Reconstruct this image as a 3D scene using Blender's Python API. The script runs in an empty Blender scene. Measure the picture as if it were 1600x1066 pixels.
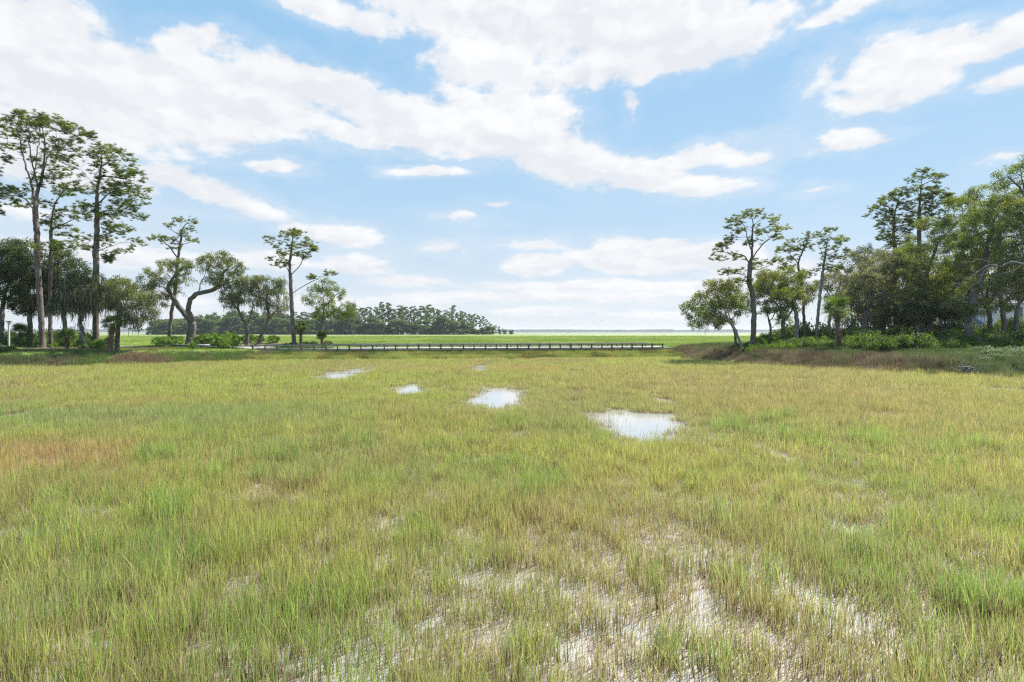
import bpy, math, random
import numpy as np
from mathutils import Vector, Matrix, noise as mnoise

# ------------------------------------------------------------------ camera, sky, sun, exposure
S = bpy.context.scene
C = S.collection
F = 889.0            # focal length in photo pixels (photo is 1600 wide)
HZ = 517.5           # row of the horizon
CZ = 4.0             # eye height above the marsh mud

cam_d = bpy.data.cameras.new('camera')
cam_d.sensor_width = 36.0
cam_d.lens = 36.0 * F / 1600.0
cam_d.shift_y = -(533.0 - HZ) / 1600.0
cam_d.clip_start = 0.1
cam_d.clip_end = 60000.0
cam = bpy.data.objects.new('camera', cam_d)
cam.location = (0, 0, CZ)
cam.rotation_euler = (math.pi / 2, 0, 0)
C.objects.link(cam)
S.camera = cam

S.view_settings.view_transform = 'Standard'
S.view_settings.look = 'None'
S.view_settings.gamma = 1.0
S.view_settings.exposure = 1.15
S.cycles.use_denoising = False
S.cycles.use_adaptive_sampling = False
S.cycles.filter_width = 1.25
S.cycles.max_bounces = 8
S.cycles.transparent_max_bounces = 8
S.cycles.caustics_reflective = False
S.cycles.caustics_refractive = False
S.cycles.sample_clamp_indirect = 6.0

SUN_EL = math.radians(55)
SUN_AZ = math.radians(52)      # clockwise from the view direction (+Y)
sun_dir = Vector((math.sin(SUN_AZ) * math.cos(SUN_EL), math.cos(SUN_AZ) * math.cos(SUN_EL), math.sin(SUN_EL)))
sd = bpy.data.lights.new('sun', 'SUN')
sd.energy = 4.9
sd.angle = math.radians(0.6)
sd.color = (1.0, 0.955, 0.88)
sun = bpy.data.objects.new('sun', sd)
sun.rotation_euler = sun_dir.to_track_quat('Z', 'Y').to_euler()
C.objects.link(sun)


class NT:
    """tiny node-tree writer"""
    def __init__(s, tree):
        s.t = tree
    def n(s, kind, **kw):
        nd = s.t.nodes.new(kind)
        for k, v in kw.items():
            setattr(nd, k, v)
        return nd
    def put(s, sock, v):
        if isinstance(v, bpy.types.NodeSocket):
            s.t.links.new(v, sock)
        elif v is not None:
            if isinstance(v, (tuple, list)) and len(v) == 3 and sock.type == 'RGBA':
                v = (*v, 1)
            sock.default_value = v
    def m(s, op, a, b=None, c=None, clamp=False):
        nd = s.n('ShaderNodeMath', operation=op)
        nd.use_clamp = clamp
        for i, v in enumerate((a, b, c)):
            if v is not None:
                s.put(nd.inputs[i], v)
        return nd.outputs[0]
    def vm(s, op, a, b=None, scale=None):
        nd = s.n('ShaderNodeVectorMath', operation=op)
        s.put(nd.inputs[0], a)
        if b is not None:
            s.put(nd.inputs[1], b)
        if scale is not None:
            s.put(nd.inputs['Scale'], scale)
        return nd.outputs['Value'] if op in ('LENGTH', 'DOT_PRODUCT') else nd.outputs[0]
    def mix(s, f, a, b, mode='MIX'):
        nd = s.n('ShaderNodeMix', data_type='RGBA', blend_type=mode)
        s.put(nd.inputs[0], f); s.put(nd.inputs[6], a); s.put(nd.inputs[7], b)
        return nd.outputs[2]
    def rng(s, v, a, b, c=0.0, d=1.0, smooth=True):
        nd = s.n('ShaderNodeMapRange')
        if smooth:
            nd.interpolation_type = 'SMOOTHSTEP'
        s.put(nd.inputs[0], v)
        for i, q in enumerate((a, b, c, d)):
            s.put(nd.inputs[i + 1], q)
        return nd.outputs[0]
    def noise(s, vec, scale, detail=4.0, rough=0.5, color=False, dist=0.0):
        nd = s.n('ShaderNodeTexNoise')
        s.put(nd.inputs['Vector'], vec)
        nd.inputs['Scale'].default_value = scale
        nd.inputs['Detail'].default_value = detail
        nd.inputs['Roughness'].default_value = rough
        nd.inputs['Distortion'].default_value = dist
        return nd.outputs['Color'] if color else nd.outputs[0]
    def xyz(s, x, y, z):
        nd = s.n('ShaderNodeCombineXYZ')
        s.put(nd.inputs[0], x); s.put(nd.inputs[1], y); s.put(nd.inputs[2], z)
        return nd.outputs[0]
    def sep(s, v):
        nd = s.n('ShaderNodeSeparateXYZ')
        s.put(nd.inputs[0], v)
        return nd.outputs


# clouds are laid out by compass bearing and elevation; (bearing, elevation) are read off with:
def azel(px, py):
    x, z = (px - 800) / F, (HZ - py) / F
    return math.atan2(x, 1.0), math.atan2(z, math.hypot(x, 1.0))

# centre x, y, half-width, half-height, tilt(deg), weight
CLOUDS = [
    (40, 50, 170, 80, 0, 1.3), (130, 120, 230, 95, 8, 1.35), (50, 195, 210, 55, 5, 1.1), (250, 150, 170, 70, 10, 1.3),
    (335, 60, 75, 34, -5, .9), (400, 150, 130, 50, 8, 1.25), (500, 130, 125, 38, 8, 1.15), (560, 155, 75, 34, 15, 1.0),
    (550, 202, 80, 20, 8, .8), (670, 190, 130, 42, 6, 1.1), (790, 185, 115, 52, 12, 1.2), (870, 235, 110, 46, 22, 1.25),
    (970, 262, 115, 32, 14, 1.1), (1090, 290, 80, 16, 0, .85), (1080, 243, 110, 19, -8, .8), (1175, 236, 42, 16, 0, .75),
    (920, 38, 270, 66, 0, 1.35), (1040, 70, 190, 52, -8, 1.2), (720, 15, 160, 40, 8, 1.1), (770, 118, 120, 30, 8, .85),
    (510, 0, 120, 26, 10, .9), (900, 130, 90, 26, -8, .8), (1170, 10, 90, 36, 0, .8),
    (90, 262, 190, 30, 8, .8), (330, 298, 130, 22, 12, 1.0), (240, 272, 70, 22, 0, .75), (440, 258, 44, 10, 0, .85), (665, 266, 50, 11, 0, 1.0),
    (535, 366, 66, 19, 8, 1.0), (470, 350, 36, 10, 0, .55), (1335, 213, 60, 22, 0, 1.2), (1335, 222, 74, 9, 0, .8),
    (1420, 95, 120, 42, -6, 1.1), (1400, 145, 85, 30, 0, .9), (1530, 60, 100, 34, -12, .9), (1570, 122, 70, 18, 0, .75),
    (1300, 110, 26, 32, 20, .55), (1330, 8, 80, 18, 0, .65), (1285, 285, 30, 8, 0, .5), (1545, 253, 32, 8, 0, .5),
    (975, 175, 13, 24, 0, .6), (715, 345, 44, 10, 0, .45), (780, 327, 32, 7, 0, .5), (690, 386, 56, 12, 0, .6), (845, 384, 46, 10, 0, .5),
    (1000, 404, 118, 24, 4, 1.5), (1090, 402, 90, 22, 0, 1.3), (960, 388, 56, 20, 0, 1.35), (1030, 388, 50, 16, 0, 1.2), (842, 414, 54, 18, 0, 1.35),
    (1180, 430, 160, 26, 0, .7), (1420, 440, 240, 34, 0, .6), (930, 448, 250, 12, 0, .9), (1080, 462, 190, 13, 0, .95), (830, 464, 200, 10, 0, .7),
    (850, 486, 110, 8, 0, .7), (540, 415, 64, 20, 0, .8), (640, 440, 80, 10, 0, .55), (390, 408, 120, 18, 0, .75), (190, 400, 150, 26, 0, .6),
    (560, 474, 220, 18, 0, .45), (250, 474, 200, 22, 0, .5), (1010, 492, 120, 7, 0, .6), (80, 330, 100, 16, 0, .4),
    (-400, 100, 380, 120, 0, 1.1), (2100, 150, 300, 80, 0, 1.0), (-300, 330, 300, 30, 0, .7), (2200, 380, 500, 40, 0, .7),
]

w = bpy.data.worlds.new('World')
S.world = w
w.use_nodes = True
wt = w.node_tree
wt.nodes.clear()
g = NT(wt)
tc = g.n('ShaderNodeTexCoord')
D = g.vm('NORMALIZE', tc.outputs['Generated'])
dx, dy, dz = g.sep(D)[:3]
hyp = g.m('SQRT', g.m('ADD', g.m('MULTIPLY', dx, dx), g.m('MULTIPLY', dy, dy)))
az = g.m('ARCTAN2', dx, dy)
el = g.m('ARCTAN2', dz, hyp)
ael = g.xyz(az, el, 0.0)
# elevation squeezed towards the horizon so far clouds look flatter
elw = g.m('POWER', g.m('MAXIMUM', el, 0.0005), 0.62)
nv = g.xyz(az, g.m('MULTIPLY', elw, 1.9), 0.0)
warp = g.noise(nv, 3.2, 7.0, 0.56, color=True)
warp = g.vm('SUBTRACT', warp, (0.5, 0.5, 0.5))
wamp = g.rng(el, 0.0, 0.45, 0.06, 1.0, smooth=False)
wx, wy, _ = g.sep(warp)[:3]
q = g.vm('ADD', ael, g.xyz(g.m('MULTIPLY', wx, 0.14), g.m('MULTIPLY', g.m('MULTIPLY', wy, 0.14), wamp), 0.0))

fg = bpy.data.node_groups.new('cloud_field', 'ShaderNodeTree')
fg.interface.new_socket('v', in_out='INPUT', socket_type='NodeSocketVector')
fg.interface.new_socket('f', in_out='OUTPUT', socket_type='NodeSocketFloat')
fg.interface.new_socket('low', in_out='OUTPUT', socket_type='NodeSocketFloat')
h = NT(fg)
gi = h.n('NodeGroupInput'); go = h.n('NodeGroupOutput')
acc = None; accl = None
for (px, py, rx, ry, rot, wgt) in CLOUDS:
    a0, e0 = azel(px, py)
    a1, _ = azel(px + rx, py); a2, _ = azel(px - rx, py)
    _, e1 = azel(px, py - ry); _, e2 = azel(px, py + ry)
    mp = h.n('ShaderNodeMapping', vector_type='TEXTURE')
    h.put(mp.inputs['Vector'], gi.outputs[0])
    mp.inputs['Location'].default_value = (a0, e0, 0)
    mp.inputs['Rotation'].default_value = (0, 0, math.radians(-rot))
    mp.inputs['Scale'].default_value = ((a1 - a2) / 2 * 1.22, abs(e1 - e2) / 2 * 1.22, 1)
    ln = h.vm('LENGTH', mp.outputs[0])
    v = h.m('MULTIPLY', h.m('SUBTRACT', 1.0, ln), wgt)
    lo = h.m('MULTIPLY', h.vm('DOT_PRODUCT', mp.outputs[0], (0, -1, 0)), h.m('MAXIMUM', v, 0.0))
    accl = lo if accl is None else h.m('ADD', accl, lo)
    acc = v if acc is None else h.m('SMOOTH_MAX', acc, v, 0.22)
h.put(go.inputs[0], h.m('MAXIMUM', acc, -0.6))
h.put(go.inputs[1], accl)

fld = g.n('ShaderNodeGroup'); fld.node_tree = fg
g.put(fld.inputs[0], q)
F0 = g.m('MINIMUM', fld.outputs[0], 0.95)
puff = g.noise(nv, 8.0, 12.0, 0.60)
bil = g.m('ABSOLUTE', g.m('SUBTRACT', g.noise(nv, 13.0, 3.0, 0.5), 0.5))       # billows: creased lower edges, round tops
bil2 = g.m('ABSOLUTE', g.m('SUBTRACT', g.noise(g.vm('ADD', nv, (3.1, 5.2, 0.0)), 31.0, 3.0, 0.5), 0.5))
puff2 = g.noise(g.vm('ADD', nv, (7.3, 1.1, 0.0)), 3.4, 4.0, 0.5)
tex = g.m('ADD', g.m('MULTIPLY', g.m('SUBTRACT', puff, 0.5), 2.1), g.m('MULTIPLY', g.m('SUBTRACT', 0.10, bil), 1.3))
tex = g.m('ADD', tex, g.m('MULTIPLY', g.m('SUBTRACT', 0.10, bil2), 0.7))
tex = g.m('ADD', tex, g.m('MULTIPLY', g.m('SUBTRACT', puff2, 0.5), 0.5))
tex = g.m('MULTIPLY', tex, g.rng(el, 0.02, 0.30, 0.50, 1.0))
d0 = g.m('ADD', g.m('MULTIPLY', F0, 1.38), tex)
mask = g.rng(d0, 0.02, 0.66)
# thin veil near the clouds
veil = g.m('MULTIPLY', g.rng(d0, -0.75, 0.25, 0.0, 0.30), g.rng(puff2, 0.35, 0.65, 0.35, 1.0))
mask = g.m('MAXIMUM', mask, veil)
# lit side: compare the puffs here with the puffs a little way towards the sun (right and up)
SH = (0.020, 0.030, 0.0)
pl = g.noise(g.vm('ADD', nv, SH), 8.0, 5.0, 0.55)
ph = g.noise(nv, 8.0, 5.0, 0.55)
bl_ = g.m('ABSOLUTE', g.m('SUBTRACT', g.noise(g.vm('ADD', nv, SH), 13.0, 3.0, 0.5), 0.5))
df = g.m('ADD', g.m('SUBTRACT', ph, pl), g.m('MULTIPLY', g.m('SUBTRACT', bl_, bil), 0.8))
lit = g.rng(df, -0.13, 0.13)
soft = g.rng(puff2, 0.3, 0.7)
shade = g.m('ADD', g.m('MULTIPLY', lit, 0.55), g.m('MULTIPLY', soft, 0.45))
# where the cloud mass above is thick its underside is grey
under = g.rng(fld.outputs[1], -0.05, 0.30)
shade = g.m('SUBTRACT', shade, g.m('MULTIPLY', under, 0.38), clamp=True)
ccol = g.mix(shade, (0.73, 0.755, 0.80), (0.89, 0.895, 0.905))
# near-horizon clouds are a little greyer and bluer
ccol = g.mix(g.rng(el, 0.0, 0.13, 0.35, 0.0), ccol, (0.78, 0.82, 0.875))

sky = g.n('ShaderNodeTexSky')
sky.sky_type = 'NISHITA'
sky.sun_disc = False
sky.sun_elevation = SUN_EL
sky.sun_rotation = SUN_AZ
sky.air_density = 1.0
sky.dust_density = 0.6
sky.ozone_density = 1.0
SKY_K = 0.05
skyc = g.vm('MULTIPLY', sky.outputs[0], (1.04 * SKY_K, 1.0 * SKY_K, 0.93 * SKY_K))
EXPK = 1.0 / (2 ** S.view_settings.exposure)
# humid air whitens the sky downwards
ramp = g.n('ShaderNodeValToRGB')
ramp.color_ramp.elements[0].position = 0.0
ramp.color_ramp.elements[0].color = (0.80, 0.865, 0.94, 1)
ramp.color_ramp.elements[1].position = 1.0
ramp.color_ramp.elements[1].color = (0.27, 0.56, 0.93, 1)
for pz, cc in ((0.10, (0.69, 0.82, 0.955)), (0.30, (0.50, 0.735, 0.965)), (0.60, (0.36, 0.65, 0.955))):
    e_ = ramp.color_ramp.elements.new(pz); e_.color = (*cc, 1)
g.put(ramp.inputs[0], g.m('DIVIDE', el, 0.75, clamp=True))
azure = g.vm('MULTIPLY', ramp.outputs[0], (EXPK, EXPK, EXPK))
skyc = g.mix(0.85, skyc, azure)
cl = g.vm('MULTIPLY', ccol, (1.12 * EXPK, 1.12 * EXPK, 1.12 * EXPK))
allc = g.mix(mask, skyc, cl)
below = g.rng(el, -0.03, 0.0)
allc = g.mix(below, (0.30 * EXPK, 0.34 * EXPK, 0.30 * EXPK), allc)
bg = g.n('ShaderNodeBackground')
g.put(bg.inputs[0], g.vm('MULTIPLY', allc, (10.0, 10.0, 10.0)))
bg.inputs[1].default_value = 0.1
wo = g.n('ShaderNodeOutputWorld')
g.put(wo.inputs[0], bg.outputs[0])
w.cycles.sampling_method = 'MANUAL'
w.cycles.sample_map_resolution = 512

# ------------------------------------------------------------------ helpers
R = np.random.default_rng(11)
random.seed(5)


def tag(o, label=None, cat=None, group=None, kind=None):
    if label: o['label'] = label
    if cat: o['category'] = cat
    if group: o['group'] = group
    if kind: o['kind'] = kind
    return o


def attr(t, name, kind='GEOMETRY', out='Fac'):
    a = t.n('ShaderNodeAttribute')
    a.attribute_type = kind
    a.attribute_name = name
    return a.outputs[out]


def mesh_np(name, V, faces, mat=None, attrs=None, smooth=False):
    """faces: list of int arrays (n,3) or (n,4)"""
    me = bpy.data.meshes.new(name)
    V = np.asarray(V, dtype=np.float32)
    me.vertices.add(len(V))
    me.vertices.foreach_set('co', V.ravel())
    loops = np.concatenate([np.asarray(f, dtype=np.int32).ravel() for f in faces])
    sizes = np.concatenate([np.full(len(f), np.asarray(f).shape[1], dtype=np.int32) for f in faces])
    starts = np.concatenate([[0], np.cumsum(sizes)[:-1]]).astype(np.int32)
    me.loops.add(len(loops))
    me.loops.foreach_set('vertex_index', loops)
    me.polygons.add(len(sizes))
    me.polygons.foreach_set('loop_start', starts)
    me.polygons.foreach_set('loop_total', sizes)
    if smooth:
        me.polygons.foreach_set('use_smooth', np.ones(len(sizes), dtype=bool))
    me.update(calc_edges=True)
    for k, a in (attrs or {}).items():
        at = me.attributes.new(k, 'FLOAT', 'POINT')
        at.data.foreach_set('value', np.asarray(a, dtype=np.float32))
    if mat:
        me.materials.append(mat)
    return me


def link(name, me, parent=None, loc=None):
    o = bpy.data.objects.new(name, me)
    C.objects.link(o)
    if parent: o.parent = parent
    if loc is not None: o.location = loc
    return o


def empty(name, loc, rz=0.0):
    o = bpy.data.objects.new(name, None)
    o.empty_display_size = 0.3
    o.location = loc
    o.rotation_euler = (0, 0, rz)
    C.objects.link(o)
    return o


class MB:
    """collects boxes, tubes and loose faces into one mesh"""
    def __init__(s):
        s.v = []; s.f = []
    def add(s, vs, fs):
        b = len(s.v)
        s.v += [tuple(p) for p in vs]
        s.f += [tuple(i + b for i in f) for f in fs]
    def box(s, x0, x1, y0, y1, z0, z1):
        s.add([(x0, y0, z0), (x1, y0, z0), (x1, y1, z0), (x0, y1, z0), (x0, y0, z1), (x1, y0, z1), (x1, y1, z1), (x0, y1, z1)],
              [(0, 3, 2, 1), (4, 5, 6, 7), (0, 1, 5, 4), (1, 2, 6, 5), (2, 3, 7, 6), (3, 0, 4, 7)])
    def obox(s, p, q, w_, h_, up=(0, 0, 1)):
        """a beam from p to q, w_ wide across, h_ tall (p, q at its bottom centre)"""
        p, q, up = Vector(p), Vector(q), Vector(up)
        d = (q - p).normalized()
        sd_ = d.cross(up).normalized() * (w_ / 2)
        u = sd_.cross(d).normalized() * h_
        s.add([p - sd_, p + sd_, p + sd_ + u, p - sd_ + u, q - sd_, q + sd_, q + sd_ + u, q - sd_ + u],
              [(0, 1, 2, 3), (4, 7, 6, 5), (0, 4, 5, 1), (1, 5, 6, 2), (2, 6, 7, 3), (3, 7, 4, 0)])
    def tube(s, pts, rad, n=7, cap=True):
        pts = [Vector(p) for p in pts]
        b = len(s.v)
        t0 = (pts[1] - pts[0]).normalized()
        a = t0.orthogonal().normalized()
        for i, p in enumerate(pts):
            t = (pts[min(i + 1, len(pts) - 1)] - pts[max(i - 1, 0)]).normalized()
            a = (a - t * a.dot(t)).normalized()
            c = t.cross(a)
            for k in range(n):
                th = 2 * math.pi * k / n
                s.v.append(tuple(p + (a * math.cos(th) + c * math.sin(th)) * rad[i]))
        for i in range(len(pts) - 1):
            for k in range(n):
                k2 = (k + 1) % n
                s.f.append((b + i * n + k, b + i * n + k2, b + (i + 1) * n + k2, b + (i + 1) * n + k))
        if cap:
            s.f.append(tuple(b + k for k in range(n))[::-1])
            s.f.append(tuple(b + (len(pts) - 1) * n + k for k in range(n)))
    def build(s, name, mat, parent=None, loc=None, smooth=False, bevel=0.0):
        me = bpy.data.meshes.new(name)
        me.from_pydata(s.v, [], s.f)
        me.materials.append(mat)
        if smooth:
            for p in me.polygons: p.use_smooth = True
        me.update()
        o = link(name, me, parent, loc)
        if bevel:
            m = o.modifiers.new('bevel', 'BEVEL'); m.width = bevel; m.segments = 2; m.limit_method = 'ANGLE'
        return o


def material(name):
    m = bpy.data.materials.new(name)
    m.use_nodes = True
    m.node_tree.nodes.clear()
    t = NT(m.node_tree)
    out = t.n('ShaderNodeOutputMaterial')
    return m, t, out


def principled(t, out, col, rough=0.8, spec=0.3, bump=None, bstr=0.3, bdist=0.02, metal=0.0):
    b = t.n('ShaderNodeBsdfPrincipled')
    t.put(b.inputs['Base Color'], col)
    t.put(b.inputs['Roughness'], rough)
    t.put(b.inputs['Specular IOR Level'], spec)
    b.inputs['Metallic'].default_value = metal
    if bump is not None:
        bn = t.n('ShaderNodeBump')
        bn.inputs['Strength'].default_value = bstr
        bn.inputs['Distance'].default_value = bdist
        t.put(bn.inputs['Height'], bump)
        t.put(b.inputs['Normal'], bn.outputs[0])
    if out is not None:
        t.put(out.inputs[0], b.outputs[0])
    return b


def leafy(t, out, col, trans=0.45, rough=0.55, spec=0.25, tcol=None):
    """thin leaf: reflects and lets light through"""
    b = principled(t, None, col, rough, spec)
    tr = t.n('ShaderNodeBsdfTranslucent')
    t.put(tr.inputs[0], tcol if tcol is not None else col)
    mx = t.n('ShaderNodeMixShader')
    mx.inputs[0].default_value = trans
    t.put(mx.inputs[1], b.outputs[0]); t.put(mx.inputs[2], tr.outputs[0])
    t.put(out.inputs[0], mx.outputs[0])


def pos(t):
    return t.n('ShaderNodeNewGeometry').outputs['Position']

def attr(t, name, kind='GEOMETRY', out='Fac'):
    a = t.n('ShaderNodeAttribute')
    a.attribute_type = kind
    a.attribute_name = name
    return a.outputs[out]


def P(px, py, Y):
    return Vector(((px - 800) / F * Y, Y, CZ - (py - HZ) / F * Y))

def PX(px, Y):
    return (px - 800) / F * Y


def vnoise(x, y, seed=0, octaves=3):
    """smooth value noise, numpy, ~0..1, cell size 1"""
    tot = np.zeros_like(x, dtype=float); amp = 1.0; norm = 0.0
    for o in range(octaves):
        xs, ys = x * 2 ** o + 17.3 * o, y * 2 ** o + 9.1 * o
        xi, yi = np.floor(xs).astype(np.int64), np.floor(ys).astype(np.int64)
        fx, fy = xs - xi, ys - yi
        fx = fx * fx * (3 - 2 * fx); fy = fy * fy * (3 - 2 * fy)
        def hsh(a, b):
            n_ = (a * 374761393 + b * 668265263 + (seed + o) * 1442695041) & 0xffffffff
            n_ = ((n_ ^ (n_ >> 13)) * 1274126177) & 0xffffffff
            return ((n_ ^ (n_ >> 16)) & 0xffff) / 65535.0
        v = (hsh(xi, yi) * (1 - fx) + hsh(xi + 1, yi) * fx) * (1 - fy) + (hsh(xi, yi + 1) * (1 - fx) + hsh(xi + 1, yi + 1) * fx) * fy
        tot += v * amp; norm += amp; amp *= 0.5
    return tot / norm


def sstep(a, b, x):
    t = np.clip((x - a) / (b - a), 0, 1)
    return t * t * (3 - 2 * t)


def poly_sd(poly, x, y):
    """signed distance to a polygon, positive inside"""
    d = np.full(x.shape, 1e9); inside = np.zeros(x.shape, bool)
    n = len(poly)
    for i in range(n):
        (ax, ay), (bx, by) = poly[i], poly[(i + 1) % n]
        ex, ey = bx - ax, by - ay
        t = np.clip(((x - ax) * ex + (y - ay) * ey) / (ex * ex + ey * ey), 0, 1)
        d = np.minimum(d, np.hypot(x - ax - t * ex, y - ay - t * ey))
        c = ((ay > y) != (by > y))
        xi = ax + (y - ay) * ex / (ey if ey else 1e-9)
        inside ^= c & (x < xi)
    return np.where(inside, d, -d)


# ------------------------------------------------------------------ the ground
LEFT = [(-220, 30), (-90, 50), (-62, 55), (-52, 59), (-43, 64), (-37, 69), (-31, 75), (-27, 79), (-20, 82), (-19, 88), (-21, 94), (-30, 99), (-48, 103), (-75, 108), (-140, 122), (-220, 130)]
RIGHT = [(22.5, 88), (24.5, 76), (27.5, 64), (33.5, 55), (38, 49.5), (43, 45), (54, 41), (90, 30), (220, 20), (220, 210), (120, 160), (80, 128), (50, 108), (34, 98), (27, 95)]


def ground_h(x, y):
    x = np.asarray(x, float); y = np.asarray(y, float)
    wob = (vnoise(x / 6, y / 6, 3) - .5) * 3.0
    dl = poly_sd(LEFT, x, y) + wob
    dr = poly_sd(RIGHT, x, y) + wob
    hl = 1.5 * sstep(0, 7, dl)
    hl = hl + 0.35 * np.exp(-(((x + 62) / 16) ** 2 + ((y - 73) / 5) ** 2)) * sstep(2, 6, dl)
    hl = hl + 0.62 * np.exp(-(((x + 37) / 17) ** 4 + ((y - 91) / 4.5) ** 4)) * sstep(0, 4, dl)
    hr = 1.9 * sstep(-1, 8, dr)
    mud = (vnoise(x / .7, y / .7, 8, 4) - 0.60) * 0.075
    z = mud * np.clip(1 - (hl + hr) / .5, 0.3, 1) + hl + hr
    # far marsh beyond the causeway is a slightly higher bed
    return z


def far_h(x, y):
    return 0.45 * sstep(104, 150, y)


def gh(x, y):
    return float(ground_h(np.array([x]), np.array([y]))[0])


def grid_mesh(name, xs, ys, hf, mat):
    X, Y = np.meshgrid(xs, ys)
    Z = hf(X, Y)
    V = np.stack([X, Y, Z], -1).reshape(-1, 3)
    nx, ny = len(xs), len(ys)
    i = np.arange(nx * ny).reshape(ny, nx)
    Fq = np.stack([i[:-1, :-1], i[:-1, 1:], i[1:, 1:], i[1:, :-1]], -1).reshape(-1, 4)
    return mesh_np(name, V, [Fq], mat, smooth=True)


# pools of open water in the marsh: world outline centres (x, y, rx, ry, tilt)
def pool(px0, px1, pyt, pyb, gt=0.40):
    yb = CZ * F / (pyt - HZ)
    yf = (CZ - gt) * F / (pyb - HZ)
    ym = (yb + yf) / 2
    return (PX((px0 + px1) / 2, ym), ym, (px1 - px0) / 2 / F * ym, (yb - yf) / 2)

POOLS = [pool(728, 828, 603, 636), pool(908, 1090, 639, 675), pool(608, 668, 599, 612), pool(505, 580, 574, 589), pool(732, 768, 570, 576),
         pool(1084, 1106, 680, 694), pool(1192, 1216, 690, 706), pool(1314, 1350, 806, 832), pool(1020, 1050, 618, 625), pool(1586, 1640, 606, 613), pool(-10, 34, 640, 650)]
POOLS[0] = POOLS[0][:2] + (POOLS[0][2], POOLS[0][3])


def pool_f(x, y):
    """>0 in open water"""
    f = np.full(np.shape(x), -9.0)
    wob = (vnoise(x / 1.1, y / 1.5, 27, 4) - .5) * 1.0
    for (cx, cy, rx, ry) in POOLS:
        q_ = 1 - np.hypot((x - cx - (cy - y) * 0.04) / rx, (y - cy) / ry) + wob * 0.9
        f = np.maximum(f, q_)
    return f


# creeks in the open marsh beyond the causeway: (px0, px1, distance, half-width)
CREEKS = [(738, 860, 330, 16), (410, 500, 300, 9), (150, 255, 190, 9), (602, 626, 222, 7), (895, 1030, 160, 3.5), (560, 720, 420, 14), (260, 400, 260, 5)]
def channel(x, y):
    f = np.zeros(np.shape(x))
    for (a, b, Y, hw) in CREEKS:
        xa, xb = PX(a, Y), PX(b, Y)
        d = np.hypot((x - (xa + xb) / 2) / ((xb - xa) / 2), (y - Y - 6 * np.sin(x / 17)) / hw)
        f = np.maximum(f, sstep(1.25, .8, d))
    return f


def ground_all(x, y):
    z = ground_h(x, y) + far_h(x, y) * (ground_h(x, y) < 0.3)
    z = z - 0.12 * sstep(-0.15, 0.2, pool_f(x, y))
    z = z - 0.62 * channel(x, y)
    z = z - 0.9 * sstep(900, 1050, y + x * 0.1)
    # outside the modelled marsh the bed goes on level
    return z


# ---- ground material: lawn, bark mulch, mud, far marsh by place
def near_mask(t, x, y, cx, cy, rx, ry, soft=0.35):
    a = t.m('DIVIDE', t.m('SUBTRACT', x, cx), rx)
    b = t.m('DIVIDE', t.m('SUBTRACT', y, cy), ry)
    d = t.m('SQRT', t.m('ADD', t.m('MULTIPLY', a, a), t.m('MULTIPLY', b, b)))
    return t.rng(d, 1 - soft, 1 + soft, 1.0, 0.0)

M_ground, t, out = material('ground_soil')
p = pos(t)
gx, gy, gz = t.sep(p)[:3]
n1 = t.noise(p, 0.9, 6, .6)
n2 = t.noise(p, 7.0, 5, .6)
n3 = t.noise(p, 0.12, 5, .55)
mudp = t.mix(t.rng(n2, .35, .65), (0.22, 0.185, 0.155), (0.42, 0.37, 0.33))
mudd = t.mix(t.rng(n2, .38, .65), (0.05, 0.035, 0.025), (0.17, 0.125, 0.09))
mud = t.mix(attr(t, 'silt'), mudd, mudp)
mud = t.mix(t.rng(t.noise(p, 22, 4, .6), .56, .70), mud, (0.10, 0.08, 0.06))
lawn = t.mix(n2, (0.10, 0.20, 0.02), (0.22, 0.34, 0.05))
lawn = t.mix(t.rng(n1, .35, .7), lawn, (0.20, 0.24, 0.06))
mulch = t.mix(n2, (0.05, 0.03, 0.022), (0.17, 0.11, 0.08))
mm = near_mask(t, gx, gy, -60.0, 74.0, 17.0, 5.5)
mm = t.m('MAXIMUM', mm, near_mask(t, gx, gy, -38.0, 91.0, 18.0, 5.0))
mm = t.m('MAXIMUM', mm, t.rng(gx, 21, 25))
mm = t.m('MULTIPLY', mm, t.rng(t.m('ADD', n1, t.m('MULTIPLY', n2, .3)), .45, .6))
land = t.mix(mm, lawn, mulch)
col = t.mix(t.rng(gz, 0.25, 0.75), mud, land)
n4 = t.noise(t.vm('MULTIPLY', p, (0.35, 1.0, 1.0)), 0.05, 6, .6)
far = t.mix(t.rng(n4, .38, .62), (0.12, 0.19, 0.04), (0.23, 0.28, 0.075))
n5 = t.noise(t.vm('MULTIPLY', p, (0.12, 1.0, 1.0)), 0.035, 5, .6)
far = t.mix(t.rng(n5, .50, .62, 0, .8), far, (0.24, 0.22, 0.10))
far = t.mix(t.rng(gy, 330, 900, 0, .7), far, (0.21, 0.23, 0.10))
far = t.mix(t.rng(n2, .3, .8, 0, .5), far, (0.09, 0.15, 0.03))
col = t.mix(t.rng(t.m('SUBTRACT', gy, t.m('MULTIPLY', t.m('ABSOLUTE', gx), 0.0)), 105, 125), col, far)
rough = t.rng(gz, 0.2, 0.6, 0.33, 0.95)
principled(t, out, col, rough, 0.5, bump=t.m('ADD', n2, t.noise(p, 30, 4, .6)), bstr=0.5, bdist=0.03)

xs = np.unique(np.concatenate([np.linspace(-9000, -400, 20), np.linspace(-400, -120, 40), np.linspace(-120, 120, 481), np.linspace(120, 400, 40), np.linspace(400, 9000, 20)]))
ys = np.unique(np.concatenate([np.linspace(-300, 2, 12), np.linspace(2, 60, 233), np.linspace(60, 130, 180), np.linspace(130, 460, 150), np.linspace(420, 1300, 60)]))
ground_ob = link('ground', grid_mesh('ground', xs, ys, ground_all, M_ground))
tag(ground_ob, 'marsh mud, lawn and mulch ground sheet under everything', 'ground', kind='structure')

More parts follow.
